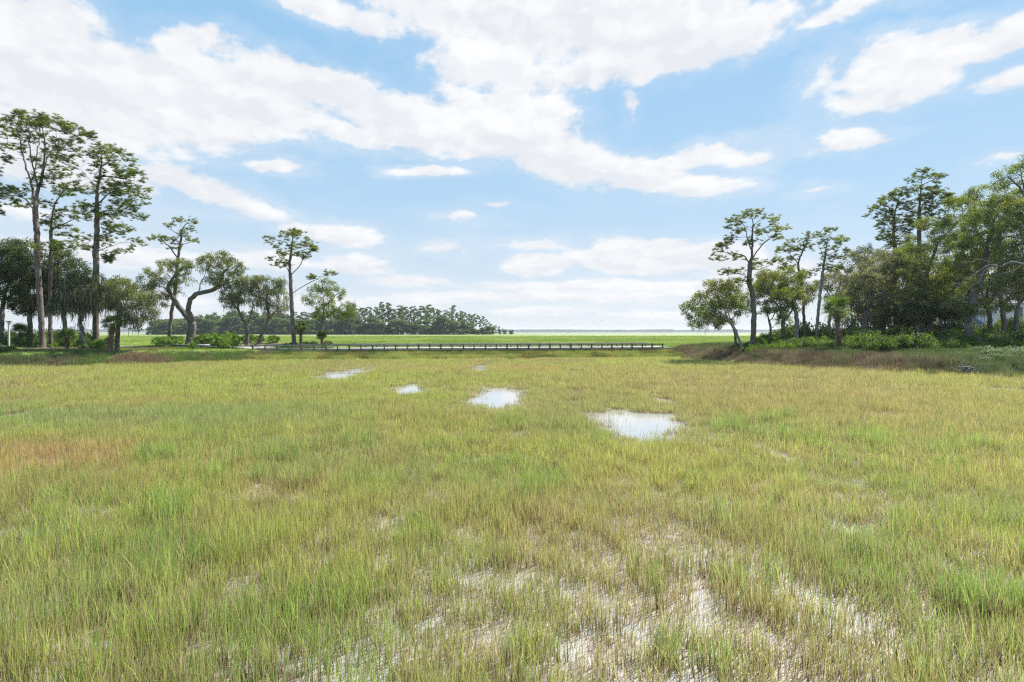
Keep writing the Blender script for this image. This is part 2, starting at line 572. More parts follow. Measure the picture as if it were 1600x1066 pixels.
M_water, t, out = material('water')
p = pos(t)
wb = t.m('ADD', t.noise(p, 3.0, 3, .5), t.m('MULTIPLY', t.noise(p, 0.6, 2, .5), 0.6))
wcol = t.mix(t.rng(t.sep(p)[1], 15, 23), (0.37, 0.355, 0.34), (0.28, 0.28, 0.275))   # silty water; bright sky reflection painted into the base colour, strongest close by
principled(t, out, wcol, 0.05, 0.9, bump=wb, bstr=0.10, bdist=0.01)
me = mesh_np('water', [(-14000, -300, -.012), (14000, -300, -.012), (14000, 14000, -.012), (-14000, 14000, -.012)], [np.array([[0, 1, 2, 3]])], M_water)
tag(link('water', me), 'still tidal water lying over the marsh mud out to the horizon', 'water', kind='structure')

# ------------------------------------------------------------------ instancing "stuff" on points
def scatter(name, pts, rot, scl, tint, idx, sources, label, cat):
    n = len(pts)
    me = bpy.data.meshes.new(name)
    me.vertices.add(n)
    me.vertices.foreach_set('co', np.asarray(pts, np.float32).ravel())
    for k, a, ty, key in (('rot', rot, 'FLOAT_VECTOR', 'vector'), ('scl', scl, 'FLOAT_VECTOR', 'vector'), ('tint', tint, 'FLOAT_COLOR', 'color')):
        at = me.attributes.new(k, ty, 'POINT')
        at.data.foreach_set(key, np.asarray(a, np.float32).ravel())
    at = me.attributes.new('pick', 'INT', 'POINT')
    at.data.foreach_set('value', np.asarray(idx, np.int32))
    me.update()
    o = link(name, me)
    tag(o, label, cat, kind='stuff')
    ng = bpy.data.node_groups.new(name + '_nodes', 'GeometryNodeTree')
    ng.interface.new_socket('Geometry', in_out='INPUT', socket_type='NodeSocketGeometry')
    ng.interface.new_socket('Geometry', in_out='OUTPUT', socket_type='NodeSocketGeometry')
    a = ng.nodes.new('NodeGroupInput'); b = ng.nodes.new('NodeGroupOutput')
    ci = ng.nodes.new('GeometryNodeCollectionInfo')
    ci.inputs[0].default_value = sources
    ci.inputs['Separate Children'].default_value = True
    ci.inputs['Reset Children'].default_value = True
    ip = ng.nodes.new('GeometryNodeInstanceOnPoints')
    ip.inputs['Pick Instance'].default_value = True
    def na(nm, ty):
        q_ = ng.nodes.new('GeometryNodeInputNamedAttribute'); q_.data_type = ty
        q_.inputs[0].default_value = nm
        return q_.outputs[0]
    L = ng.links.new
    L(a.outputs[0], ip.inputs['Points']); L(ci.outputs[0], ip.inputs['Instance'])
    L(na('rot', 'FLOAT_VECTOR'), ip.inputs['Rotation']); L(na('scl', 'FLOAT_VECTOR'), ip.inputs['Scale'])
    L(na('pick', 'INT'), ip.inputs['Instance Index'])
    L(ip.outputs[0], b.inputs[0])
    mo = o.modifiers.new('scatter', 'NODES'); mo.node_group = ng
    return o


def blades(n, foot, h0, h1, w0, lean, seed, seg=3):
    """a tuft: n tapering blades; returns V, faces, attrs"""
    r = np.random.default_rng(seed)
    a = r.uniform(0, 2 * np.pi, n); d = foot * np.sqrt(r.uniform(0, 1, n))
    bx, by = d * np.cos(a), d * np.sin(a)
    hh = r.uniform(h0, h1, n); la = r.uniform(0, 2 * np.pi, n); lm = np.abs(r.normal(0, lean, n)) * hh * np.where(r.uniform(0, 1, n) < .07, 3.5, 1)
    fa = r.uniform(0, np.pi, n); ww = w0 * r.uniform(.6, 1.3, n) / 2
    V = []; H = []; Rn = []
    rr = r.uniform(0, 1, n)
    for k in range(seg + 1):
        s = k / seg
        cx = bx + np.cos(la) * lm * s ** 2; cy = by + np.sin(la) * lm * s ** 2
        z = hh * s * (1 - 0.12 * (lm / hh) * s)
        wk = ww * (1 - s ** 1.6 * 0.9)
        V.append(np.stack([cx - np.cos(fa) * wk, cy - np.sin(fa) * wk, z], -1))
        V.append(np.stack([cx + np.cos(fa) * wk, cy + np.sin(fa) * wk, z], -1))
        H += [np.full(n, s)] * 2; Rn += [rr] * 2
    V = np.stack(V, 1).reshape(-1, 3); H = np.stack(H, 1).ravel(); Rn = np.stack(Rn, 1).ravel()
    base = np.arange(n)[:, None] * (2 * (seg + 1))
    Fs = []
    for k in range(seg):
        Fs.append(base + np.array([2 * k, 2 * k + 1, 2 * k + 3, 2 * k + 2])[None])
    return V, [np.concatenate(Fs)], {'h': H, 'r': Rn}


def source_set(name, meshes):
    col_ = bpy.data.collections.new(name)
    for i, me in enumerate(meshes):
        col_.objects.link(bpy.data.objects.new('%s_%02d' % (name, i), me))
    return col_

M_grass, t, out = material('marsh_grass')
hh = attr(t, 'h'); rr = attr(t, 'r')
tint = attr(t, 'tint', 'INSTANCER', 'Color')
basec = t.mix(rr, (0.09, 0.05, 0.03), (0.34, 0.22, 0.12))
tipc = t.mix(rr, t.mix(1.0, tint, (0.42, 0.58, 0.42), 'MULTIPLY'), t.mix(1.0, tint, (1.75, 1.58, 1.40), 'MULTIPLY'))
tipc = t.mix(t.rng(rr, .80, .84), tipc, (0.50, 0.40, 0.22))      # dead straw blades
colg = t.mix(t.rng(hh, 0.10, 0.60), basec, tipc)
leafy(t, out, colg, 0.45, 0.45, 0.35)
def tuft_mesh(nm, mat, *a, **k):
    V, Fs, at = blades(*a, **k)
    return mesh_np(nm, V, Fs, mat, at)

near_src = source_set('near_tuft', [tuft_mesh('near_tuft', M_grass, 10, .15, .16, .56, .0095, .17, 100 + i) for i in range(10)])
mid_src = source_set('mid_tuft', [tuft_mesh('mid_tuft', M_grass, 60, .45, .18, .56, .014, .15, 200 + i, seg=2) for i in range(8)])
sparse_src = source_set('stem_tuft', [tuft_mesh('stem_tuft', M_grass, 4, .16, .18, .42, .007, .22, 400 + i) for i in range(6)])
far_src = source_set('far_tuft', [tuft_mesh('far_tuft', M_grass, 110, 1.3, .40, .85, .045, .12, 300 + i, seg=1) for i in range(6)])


def img_xy(x, y, z=0.35):
    return 800 + F * x / y, HZ + F * (CZ - z) / y


def gauss(u, v, cu, cv, su, sv):
    return np.exp(-((u - cu) / su) ** 2 - ((v - cv) / sv) ** 2)


def marsh_fields(x, y):
    """bare (0 dense .. 1 bare) and tint for a place in the marsh"""
    n = len(x)
    big = vnoise(x / 7, y / 9, 41, 4); med = vnoise(x / 1.8, y / 2.2, 55, 3); fine = vnoise(x / .55, y / .6, 77, 2)
    # how open the stand is, in world metres: thin towards the lower right, dense to the left
    bare = 1.1 * gauss(x, y, 1.0, 8.3, 1.7, 2.2)
    bare += 0.45 * gauss(x, y, 3.5, 9.0, 4.0, 3.5) + 0.30 * gauss(x, y, 8, 10, 4, 4) + 0.5 * gauss(x, y, 7.8, 14.5, 2.2, 2.0)
    bare += 0.22 * gauss(x, y, -2.0, 12.5, 2.0, 2.2) + 0.18 * gauss(x, y, -1.0, 7.0, 2, 1.2) + 0.45 * gauss(x, y, 9.0, 21.0, 3, 3.5) + .3 * gauss(x, y, 17, 25, 5, 4) + .12 * gauss(x, y, -4, 9.5, 2.5, 2)
    bare += 0.12 * sstep(34, 14, y)
    bare = np.minimum(bare * .80, .60) * (0.25 + .85 * sstep(.38, .66, med)) * (.45 + .75 * sstep(.3, .6, fine)) + 0.35 * sstep(.60, .80, fine) * sstep(30, 8, y)
    # the stand grows in clumps with dark gaps between
    clump = vnoise(x / .38, y / .45, 61, 2)
    bare = np.maximum(bare, .72 * sstep(.52, .70, clump) * (1 - .5 * sstep(20, 60, y)))
    pf = pool_f(x, y)
    bare = np.maximum(bare, sstep(-.22, .34, pf) * 1.0 - 0.05 * (pf < .4))
    # tint
    yg = np.array([0.46, 0.49, 0.14]); gr = np.array([0.29, 0.41, 0.12]); olive = np.array([0.45, 0.40, 0.18]); blue = np.array([0.27, 0.38, 0.19]); rust = np.array([0.58, 0.38, 0.20]); lime = np.array([0.43, 0.50, 0.12])
    def lerp(a, b, f): return a * (1 - f[:, None]) + b * f[:, None]
    c = np.tile(yg, (n, 1))
    c = lerp(c, olive, sstep(.45, .65, big) * .8)
    c = lerp(c, lime, sstep(.5, .7, vnoise(x / 5, y / 6, 91, 3)) * .7)
    c = lerp(c, gr, sstep(.42, .66, vnoise(x / 3, y / 3.2, 13, 4)) * np.clip(.85 - y / 60, .15, 1))
    c = lerp(c, gr, sstep(14, 7, y) * .30)
    u, v = img_xy(x, y)
    # places with their own plants, as world ellipses
    c = lerp(c, rust, np.clip(gauss(x, y, -15.8, 17.2, 5.2, 2.4) * 1.3, 0, .85) * sstep(.15, .5, med))
    c = lerp(c, rust, np.clip(gauss(x, y, 2.0, 58, 10, 5) * 1.1, 0, .65) * sstep(.35, .6, big))
    c = lerp(c, rust, np.clip(gauss(x, y, -17, 31, 6, 2.2), 0, .5) * sstep(.4, .6, med))
    c = lerp(c, rust, np.clip(gauss(x, y, -5, 29, 4.5, 4.5), 0, .4) * sstep(.3, .6, med))
    c = lerp(c, blue, np.clip(gauss(x, y, -13, 27, 6, 3.5), 0, .55))
    c = lerp(c, blue, np.clip(gauss(x, y, -26, 25, 6, 4), 0, .5))
    c = lerp(c, blue, np.clip(gauss(x, y, 2.5, 33, 5, 5), 0, .5))
    c = lerp(c, gr, np.clip(gauss(x, y, 7, 24, 6, 3), 0, .5))
    c = lerp(c, lime, np.clip(gauss(x, y, -17, 46, 14, 8), 0, .7))
    c = lerp(c, lime, np.clip(gauss(x, y, -8, 36, 14, 7), 0, .45))
    c = lerp(c, olive, np.clip(gauss(x, y, 18, 40, 16, 18), 0, .75))
    c = c * [1.08, 1.05, 1.0] * R.uniform(.72, 1.22, (n, 1)) * R.uniform(.93, 1.07, (n, 3))
    return np.clip(bare, 0, 1), c


def throw(y0, y1, dens, jitter_h=(.8, 1.2), zsink=0.02, k_bare=1.0, sxy=1.0, land_cut=0.25, big_tufts=True):
    """random places inside the view wedge between two distances"""
    half = lambda yy: 0.93 * yy + 9.0            # the stand goes on well past the edges of the view
    n = int(2 * half(y1) * (y1 - y0) * dens)
    yy = R.uniform(y0, y1, n)
    xx = R.uniform(-1, 1, n) * half(y1)
    ok = np.abs(xx) < half(yy)
    xx, yy = xx[ok], yy[ok]; n = len(xx)
    bare, c = marsh_fields(xx, yy)
    gz_ = ground_h(xx, yy)
    keep = (R.uniform(0, 1, n) > bare * k_bare) & (gz_ < land_cut)
    xx, yy, c, bare, gz_ = xx[keep], yy[keep], c[keep], bare[keep], gz_[keep]
    m = len(xx)
    tall = (0.62 + 0.6 * vnoise(xx / 2.6, yy / 2.6, 31, 3)) * (.70 + .6 * vnoise(xx / .7, yy / .7, 32, 2)) * (1 + .25 * sstep(16, 7, yy))
    edge = sstep(-.7, .05, pool_f(xx, yy))
    tall = tall * (1 - .25 * edge) * (1 - .35 * bare)
    s = R.uniform(*jitter_h, m)
    rot = np.stack([R.normal(0, .06, m), R.normal(0, .06, m), R.uniform(0, 6.283, m)], -1)
    scl = np.stack([np.full(m, sxy), np.full(m, sxy), s * tall], -1)
    pts = np.stack([xx, yy, gz_ - zsink], -1)
    return pts, rot, scl, np.concatenate([c, np.ones((m, 1))], 1)


def do_scatter(name, data, src, nsrc, label, cat):
    pts, rot, scl, tint_ = data
    return scatter(name, pts, rot, scl, tint_, R.integers(0, nsrc, len(pts)), src, label, cat)

do_scatter('marsh_grass', throw(1.0, 17, 90), near_src, 10, 'tall green and straw coloured cordgrass growing from wet mud in the foreground', 'grass')
do_scatter('marsh_grass', throw(17, 36, 13), mid_src, 8, 'yellow green cordgrass around the open pools in the middle of the marsh', 'grass')
do_scatter('marsh_grass', throw(36, 86, 5.0, sxy=1.35), mid_src, 8, 'olive and lime cordgrass in the back of the marsh before the causeway', 'grass')

def stems():
    pts, rot, scl, tn = throw(1.0, 22, 105, k_bare=0.05)
    ok = pool_f(pts[:, 0], pts[:, 1]) < .02
    return pts[ok], rot[ok], scl[ok], tn[ok]
do_scatter('marsh_grass', stems(), sparse_src, 6, 'thin scattered brown and green stems standing in the bare muddy openings', 'grass')

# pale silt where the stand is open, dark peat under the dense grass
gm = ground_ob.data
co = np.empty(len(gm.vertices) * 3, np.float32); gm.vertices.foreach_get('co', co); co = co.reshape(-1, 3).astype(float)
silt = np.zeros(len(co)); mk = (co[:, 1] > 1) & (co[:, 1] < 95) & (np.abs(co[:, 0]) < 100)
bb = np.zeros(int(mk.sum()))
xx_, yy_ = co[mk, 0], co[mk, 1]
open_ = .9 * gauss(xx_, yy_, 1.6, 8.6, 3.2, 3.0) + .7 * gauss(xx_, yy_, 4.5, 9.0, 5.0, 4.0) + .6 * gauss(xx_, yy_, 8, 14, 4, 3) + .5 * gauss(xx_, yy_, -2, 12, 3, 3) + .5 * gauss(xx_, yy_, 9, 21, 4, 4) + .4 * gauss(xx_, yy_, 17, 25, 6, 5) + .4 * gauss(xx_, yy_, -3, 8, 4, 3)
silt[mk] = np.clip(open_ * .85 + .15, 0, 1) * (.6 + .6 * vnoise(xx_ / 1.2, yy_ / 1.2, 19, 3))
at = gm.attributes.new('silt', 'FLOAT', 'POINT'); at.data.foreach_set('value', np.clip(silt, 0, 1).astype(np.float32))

# taller, coarser, greener clumps standing above the rest
tall_src = source_set('tall_tuft', [tuft_mesh('tall_tuft', M_grass, 16, .17, .42, .86, .0135, .16, 430 + i) for i in range(6)])
def tall_clumps():
    r = np.random.default_rng(9)
    n = 640
    yy = np.sqrt(r.uniform(0, 1, n) * (27 ** 2 - 1) + 1); xx = r.uniform(-1, 1, n) * (.93 * yy + 5)
    w_ = .22 - .6 * gauss(xx, yy, .9, 8.3, 2.2, 2.6) + .9 * gauss(xx, yy, 6.0, 7.5, 4, 3.2) + .5 * gauss(xx, yy, -3.5, 7.5, 4, 2.2) + .35 * gauss(xx, yy, 7, 20, 7, 5) + .3 * gauss(xx, yy, -8, 15, 6, 4)
    k = (r.uniform(0, 1, n) < w_) & (pool_f(xx, yy) < -.1)
    X = []; Y = []; Sz = []
    for x_, y_ in zip(xx[k], yy[k]):
        m = int(r.integers(4, 17)); sp = r.uniform(.16, .45)
        X.append(x_ + r.normal(0, sp * 1.3, m)); Y.append(y_ + r.normal(0, sp, m)); Sz.append(np.full(m, r.uniform(.55, 1.0)) * r.uniform(.85, 1.1, m))
    X = np.concatenate(X); Y = np.concatenate(Y); Sz = np.concatenate(Sz)
    ok = Y > .8; X, Y, Sz = X[ok], Y[ok], Sz[ok]; m = len(X)
    _, c_ = marsh_fields(X, Y)
    gr_ = np.array([.30, .46, .12]); f = .55
    c_ = c_ * (1 - f) + gr_ * f * r.uniform(.75, 1.15, (m, 1))
    rot = np.stack([r.normal(0, .05, m), r.normal(0, .05, m), r.uniform(0, 6.283, m)], -1)
    return np.stack([X, Y, ground_h(X, Y) - .02], -1), rot, np.stack([np.ones(m), np.ones(m), Sz], -1), np.concatenate([c_, np.ones((m, 1))], 1)
do_scatter('marsh_grass', tall_clumps(), tall_src, 6, 'taller bright green clumps of coarse cordgrass standing above the shorter grass', 'grass')

def pool_stems():
    r = np.random.default_rng(10); n = 26000
    y = r.uniform(16, 70, n); x = r.uniform(-22, 12, n)
    pf = pool_f(x, y)
    k = (pf > -.15) & (r.uniform(0, 1, n) < .75 * np.exp(-np.clip(pf, 0, 1) * 4.5))
    x, y = x[k], y[k]; m = len(x); _, c_ = marsh_fields(x, y)
    rot = np.stack([r.normal(0, .08, m), r.normal(0, .08, m), r.uniform(0, 6.283, m)], -1)
    s_ = r.uniform(.7, 1.3, m)
    return np.stack([x, y, np.full(m, -.03)], -1), rot, np.stack([np.full(m, 1.6), np.full(m, 1.6), s_], -1), np.concatenate([c_, np.ones((m, 1))], 1)
do_scatter('marsh_grass', pool_stems(), sparse_src, 6, 'scattered stems standing in the shallow edges of the open pools', 'grass')

# ------------------------------------------------------------------ tree growing
def grow(paths, A, step=0.45, infl=6.0, kill=0.55, iters=90, rnd=0.12, r=None):
    """skeleton: given limbs first, then twigs that reach for the points A. Returns positions, parents"""
    r = r or np.random.default_rng(1)
    pos_ = []; par = []
    for pi, path in enumerate(paths):
        path = [np.array(p, float) for p in path]
        if pi == 0:
            prev = -1
        else:
            arr = np.array(pos_)
            prev = int(np.argmin(((arr - path[0]) ** 2).sum(1)))
            path[0] = arr[prev]
        # Catmull-Rom through the traced points
        pts = []
        for i in range(len(path) - 1):
            p0 = path[max(i - 1, 0)]; p1 = path[i]; p2 = path[i + 1]; p3 = path[min(i + 2, len(path) - 1)]
            n = max(1, int(np.linalg.norm(p2 - p1) / step))
            for k in range(n):
                u = k / n
                pts.append(.5 * ((2 * p1) + (p2 - p0) * u + (2 * p0 - 5 * p1 + 4 * p2 - p3) * u * u + (3 * p1 - p0 - 3 * p2 + p3) * u ** 3))
        pts.append(path[-1])
        for k, q_ in enumerate(pts):
            if pi > 0 and k == 0:
                continue
            pos_.append(q_); par.append(prev); prev = len(pos_) - 1
    pos_ = [np.array(p) + (r.normal(0, .035, 3) if i > 4 else 0) for i, p in enumerate(pos_)]
    ntr = len(pos_)
    Np = np.array(pos_)
    A = np.array(A)
    # trunk nodes near the ground do not sprout
    zmin = Np[:, 2].min() + 0.22 * (A[:, 2].mean() - Np[:, 2].min())
    cand = np.where(Np[:, 2] > zmin)[0]
    d = np.full(len(A), 1e9); near = np.zeros(len(A), int)
    def upd(idx):
        nonlocal d, near
        B = np.array([pos_[i] for i in idx])
        for s in range(0, len(B), 400):
            dd = np.sqrt(((A[:, None] - B[None, s:s + 400]) ** 2).sum(-1))
            j = dd.argmin(1); v = dd[np.arange(len(A)), j]
            m_ = v < d
            d[m_] = v[m_]; near[m_] = np.array(idx)[s + j[m_]]
    upd(list(cand))
    alive = np.ones(len(A), bool)
    for it in range(iters):
        act = alive & (d < infl * (1 + it * 0.05))
        if not act.any():
            if not alive.any(): break
            act = alive
        new = []
        for nd in np.unique(near[act]):
            mk = act & (near == nd)
            v = A[mk] - pos_[nd]
            v = v / (np.linalg.norm(v, axis=1, keepdims=True) + 1e-6)
            v = v.mean(0)
            if par[nd] >= 0:
                pv = pos_[nd] - pos_[par[nd]]
                v = v + 0.35 * pv / (np.linalg.norm(pv) + 1e-6)
            v = v + r.normal(0, rnd, 3)
            v = v / (np.linalg.norm(v) + 1e-6)
            pos_.append(pos_[nd] + v * step); par.append(int(nd)); new.append(len(pos_) - 1)
        upd(new)
        alive &= d > kill
        if len(pos_) > 9000: break
    return np.array(pos_), np.array(par), ntr


def radii(pos_, par, rbase, rtip=0.012, e=2.25):
    n = len(par)
    acc = np.zeros(n)
    kids = np.zeros(n, int)
    for i in range(n - 1, -1, -1):
        pass
    order = range(n - 1, 0, -1)      # children always come after their parents
    rr_ = np.zeros(n)
    for i in range(n - 1, -1, -1):
        v = acc[i] if acc[i] > 0 else rtip ** e
        rr_[i] = v ** (1 / e)
        if par[i] >= 0:
            acc[par[i]] += v; kids[par[i]] += 1
    rb = rr_[0]
    k = (rbase - rtip) / max(rb - rtip, 1e-6)
    out_ = rtip + (rr_ - rtip) * k
    out_ = rtip + (out_ - rtip) * (np.maximum(out_, rtip) / rbase) ** .38
    return out_, kids


def skin(pos_, par, rad, kids, flare=0.4, rmin=0.0, wob=0.0, r=None):
    """tubes along every chain; returns V, quads"""
    n = len(par)
    ch = [[] for _ in range(n)]
    for i in range(n):
        if par[i] >= 0: ch[par[i]].append(i)
    starts = [(0, -1)]
    V = []; Fq = []; nv_ = 0
    z0 = pos_[0][2]
    while starts:
        i, frm = starts.pop()
        chain = [frm] if frm >= 0 else []
        chain.append(i)
        while ch[chain[-1]]:
            ks = sorted(ch[chain[-1]], key=lambda q_: -rad[q_])
            for o_ in ks[1:]:
                starts.append((o_, chain[-1]))
            chain.append(ks[0])
        rc = rad[chain].copy()
        if frm >= 0: rc[0] = min(rc[0], rc[1] * 1.25)
        if rc.max() < rmin or len(chain) < 2: continue
        sides = 9 if rc.max() > .15 else (6 if rc.max() > .06 else (4 if rc.max() > .025 else 3))
        P_ = pos_[chain]
        T = np.gradient(P_, axis=0); T /= (np.linalg.norm(T, axis=1, keepdims=True) + 1e-9)
        a = np.cross(T[0], [0.3, 0.9, 0.1]); a /= np.linalg.norm(a) + 1e-9
        th = np.arange(sides) * 2 * np.pi / sides
        for k in range(len(chain)):
            a = a - T[k] * a.dot(T[k]); a /= np.linalg.norm(a) + 1e-9
            c = np.cross(T[k], a)
            rk = rc[k]
            if frm < 0: rk = rk * (1 + flare * math.exp(-(P_[k][2] - z0) / .45))
            ring = P_[k] + (np.cos(th)[:, None] * a + np.sin(th)[:, None] * c) * rk
            if rk > .1:
                ring += np.array(T[k]) * 0 + (np.sin(th * 3 + P_[k][2] * 1.7) * rk * .06)[:, None] * a
            V.append(ring)
        b = nv_
        m_ = len(chain)
        ii = b + np.arange(m_ - 1)[:, None] * sides + np.arange(sides)[None]
        jj = b + np.arange(m_ - 1)[:, None] * sides + ((np.arange(sides) + 1) % sides)[None]
        Fq.append(np.stack([ii, jj, jj + sides, ii + sides], -1).reshape(-1, 4))
        nv_ += m_ * sides
    return np.concatenate(V), np.concatenate(Fq)


def rotmats(n, r, tilt=1.0):
    """random rotations; tilt<1 keeps the template's up roughly up"""
    ax = r.normal(0, 1, (n, 3)); ax[:, 2] *= (1 if tilt >= 1 else .2)
    ax /= np.linalg.norm(ax, axis=1, keepdims=True)
    an = r.uniform(-math.pi, math.pi, n) * tilt
    c, s = np.cos(an), np.sin(an); C_ = 1 - c
    x, y, z = ax.T
    M1 = np.stack([np.stack([c + x * x * C_, x * y * C_ - z * s, x * z * C_ + y * s], -1),
                   np.stack([y * x * C_ + z * s, c + y * y * C_, y * z * C_ - x * s], -1),
                   np.stack([z * x * C_ - y * s, z * y * C_ + x * s, c + z * z * C_], -1)], 1)
    b = r.uniform(0, 2 * math.pi, n)
    Z = np.zeros((n, 3, 3)); Z[:, 0, 0] = np.cos(b); Z[:, 0, 1] = -np.sin(b); Z[:, 1, 0] = np.sin(b); Z[:, 1, 1] = np.cos(b); Z[:, 2, 2] = 1
    return M1 @ Z


def stamp(tV, tF, at, r, smin=.8, smax=1.2, tilt=1.0):
    n = len(at)
    M = rotmats(n, r, tilt)
    s = r.uniform(smin, smax, n)
    V = np.einsum('nij,kj->nki', M, tV) * s[:, None, None] + at[:, None]
    k = len(tV)
    Fs = [(np.asarray(f)[None] + (np.arange(n) * k)[:, None, None]).reshape(-1, np.asarray(f).shape[1]) for f in tF]
    return V.reshape(-1, 3), Fs, np.repeat(r.uniform(0, 1, n), k)


def t_needles(seed, n=34, L=.34, wd=.036):
    r = np.random.default_rng(seed)
    d = r.normal(0, 1, (n, 3)); d[:, 2] = np.abs(d[:, 2]) * .7 + .05 * r.normal(0, 1, n); d /= np.linalg.norm(d, axis=1, keepdims=True)
    s = np.cross(d, r.normal(0, 1, (n, 3))); s /= np.linalg.norm(s, axis=1, keepdims=True)
    l = L * r.uniform(.7, 1.1, n)[:, None]
    V = np.stack([-s * wd / 2 + d * l * .12, s * wd / 2 + d * l * .12, d * l], 1).reshape(-1, 3)
    return V, [np.arange(n * 3).reshape(n, 3)]


def t_leaves(seed, n=34, rad=.42, L=.15, W=.085, flat=.7):
    r = np.random.default_rng(seed)
    c = r.normal(0, 1, (n, 3)); c /= np.linalg.norm(c, axis=1, keepdims=True); c *= rad * r.uniform(.15, 1, (n, 1)) ** .6; c[:, 2] *= flat
    d = r.normal(0, 1, (n, 3)); d /= np.linalg.norm(d, axis=1, keepdims=True)
    s = np.cross(d, r.normal(0, 1, (n, 3)) + [0, 0, 1.2]); s /= np.linalg.norm(s, axis=1, keepdims=True)
    l = L * r.uniform(.7, 1.3, n)[:, None]; w_ = W * r.uniform(.7, 1.3, n)[:, None]
    V = np.stack([c - d * l / 2, c + s * w_ / 2, c + d * l / 2, c - s * w_ / 2], 1).reshape(-1, 3)
    return V, [np.arange(n * 4).reshape(n, 4)]


def t_moss(seed, n=11, L=.85, W=.04, foot=.28):
    r = np.random.default_rng(seed)
    Vs = []; Fs = []; seg = 4
    for i in range(n):
        a = r.uniform(0, 6.28); x, y = r.normal(0, foot, 2); l = L * r.uniform(.15, 1.25) ** 1.3; w_ = W * r.uniform(.5, 1.4)
        zs = np.linspace(0, 1, seg + 1)
        ox = np.cumsum(r.normal(0, .025, seg + 1)); oy = np.cumsum(r.normal(0, .025, seg + 1))
        wk = w_ / 2 * np.array([.6, 1.1, .9, .6, .08])
        b = len(Vs) * 2
        for k in range(seg + 1):
            Vs.append([(x + ox[k] - math.cos(a) * wk[k], y + oy[k] - math.sin(a) * wk[k], -zs[k] * l),
                       (x + ox[k] + math.cos(a) * wk[k], y + oy[k] + math.sin(a) * wk[k], -zs[k] * l)])
        for k in range(seg):
            Fs.append((b + 2 * k, b + 2 * k + 1, b + 2 * k + 3, b + 2 * k + 2))
    return np.array(Vs).reshape(-1, 3), [np.array(Fs)]


NEEDLES = [t_needles(i) for i in range(4)]
LEAVES = [t_leaves(40 + i) for i in range(4)]
MOSS = [t_moss(80 + i) for i in range(4)]


def multi_stamp(temps, at, r, **k):
    Vs = []; F3 = []; F4 = []; A_ = []; b = 0
    which = r.integers(0, len(temps), len(at))
    for i, (tv, tf) in enumerate(temps):
        sel = at[which == i]
        if not len(sel): continue
        V, Fs, a = stamp(tv, tf, sel, r, **k)
        for f in Fs: (F3 if f.shape[1] == 3 else F4).append(f + b)
        Vs.append(V); A_.append(a); b += len(V)
    faces = ([np.concatenate(F3)] if F3 else []) + ([np.concatenate(F4)] if F4 else [])
    return np.concatenate(Vs), faces, np.concatenate(A_)


def bark_mat(name, c1, c2, vscale=(14, 14, 2.5)):
    m_, t, out = material(name)
    tco = t.n('ShaderNodeTexCoord').outputs['Object']
    v = t.vm('MULTIPLY', tco, vscale)
    n_ = t.noise(v, 1.0, 6, .62)
    n2_ = t.noise(tco, .8, 3, .5)
    col = t.mix(t.rng(n_, .35, .65), c1, c2)
    col = t.mix(t.rng(n2_, .4, .7, 0, .45), col, (0.27, 0.265, 0.24))
    principled(t, out, col, .9, .15, bump=n_, bstr=.8, bdist=.03)
    return m_


def foliage_mat(name, c1, c2, c3=None, trans=.45, patch=.35):
    m_, t, out = material(name)
    r_ = attr(t, 'r')
    tco = t.n('ShaderNodeTexCoord').outputs['Object']
    n_ = t.noise(tco, patch, 3, .5)
    col = t.mix(r_, c1, c2)
    if c3: col = t.mix(t.rng(n_, .48, .66, 0, .8), col, c3)
    tc_ = t.mix(1.0, col, (1.25, 1.2, .6), 'MULTIPLY')
    leafy(t, out, col, trans, .6, .2, tcol=tc_)
    return m_

BARK_PINE = bark_mat('pine_bark', (0.05, 0.036, 0.03), (0.19, 0.145, 0.12))
BARK_OAK = bark_mat('oak_bark', (0.045, 0.038, 0.03), (0.19, 0.17, 0.145), (10, 10, 3))
BARK_GREY = bark_mat('grey_bark', (0.16, 0.15, 0.13), (0.42, 0.40, 0.36), (10, 10, 3))
BARK_DEAD = bark_mat('dead_wood', (0.09, 0.085, 0.07), (0.27, 0.25, 0.22), (10, 10, 3))
BARK_PALM = bark_mat('palm_bark', (0.07, 0.045, 0.03), (0.30, 0.22, 0.16), (3, 3, 9))
FOL_PINE = foliage_mat('pine_needles', (0.054, 0.094, 0.015), (0.151, 0.194, 0.028), (0.206, 0.257, 0.031))
FOL_PINE_L = foliage_mat('light_pine_needles', (0.085, 0.121, 0.032), (0.206, 0.233, 0.054), (0.242, 0.283, 0.063))
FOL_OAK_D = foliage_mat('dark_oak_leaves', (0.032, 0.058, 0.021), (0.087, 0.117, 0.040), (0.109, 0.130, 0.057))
FOL_OAK = foliage_mat('oak_leaves', (0.065, 0.098, 0.028), (0.182, 0.220, 0.061), (0.247, 0.268, 0.088))
FOL_OAK_G = foliage_mat('grey_oak_leaves', (0.103, 0.121, 0.063), (0.230, 0.242, 0.137), (0.333, 0.308, 0.200))
FOL_OAK_Y = foliage_mat('bright_oak_leaves', (0.09, 0.15, 0.02), (0.22, 0.28, 0.05), (0.25, 0.22, 0.07))
FOL_OAK_R = foliage_mat('green_oak_leaves', (0.072, 0.120, 0.023), (0.208, 0.264, 0.053), (0.286, 0.312, 0.084))
MOSS_M = foliage_mat('moss_strands', (0.11, 0.12, 0.085), (0.25, 0.25, 0.185), (0.17, 0.18, 0.125), trans=.25)
FOL_FAR = foliage_mat('far_leaves', (0.05, 0.10, 0.03), (0.14, 0.20, 0.06), (0.19, 0.24, 0.07), patch=.06)


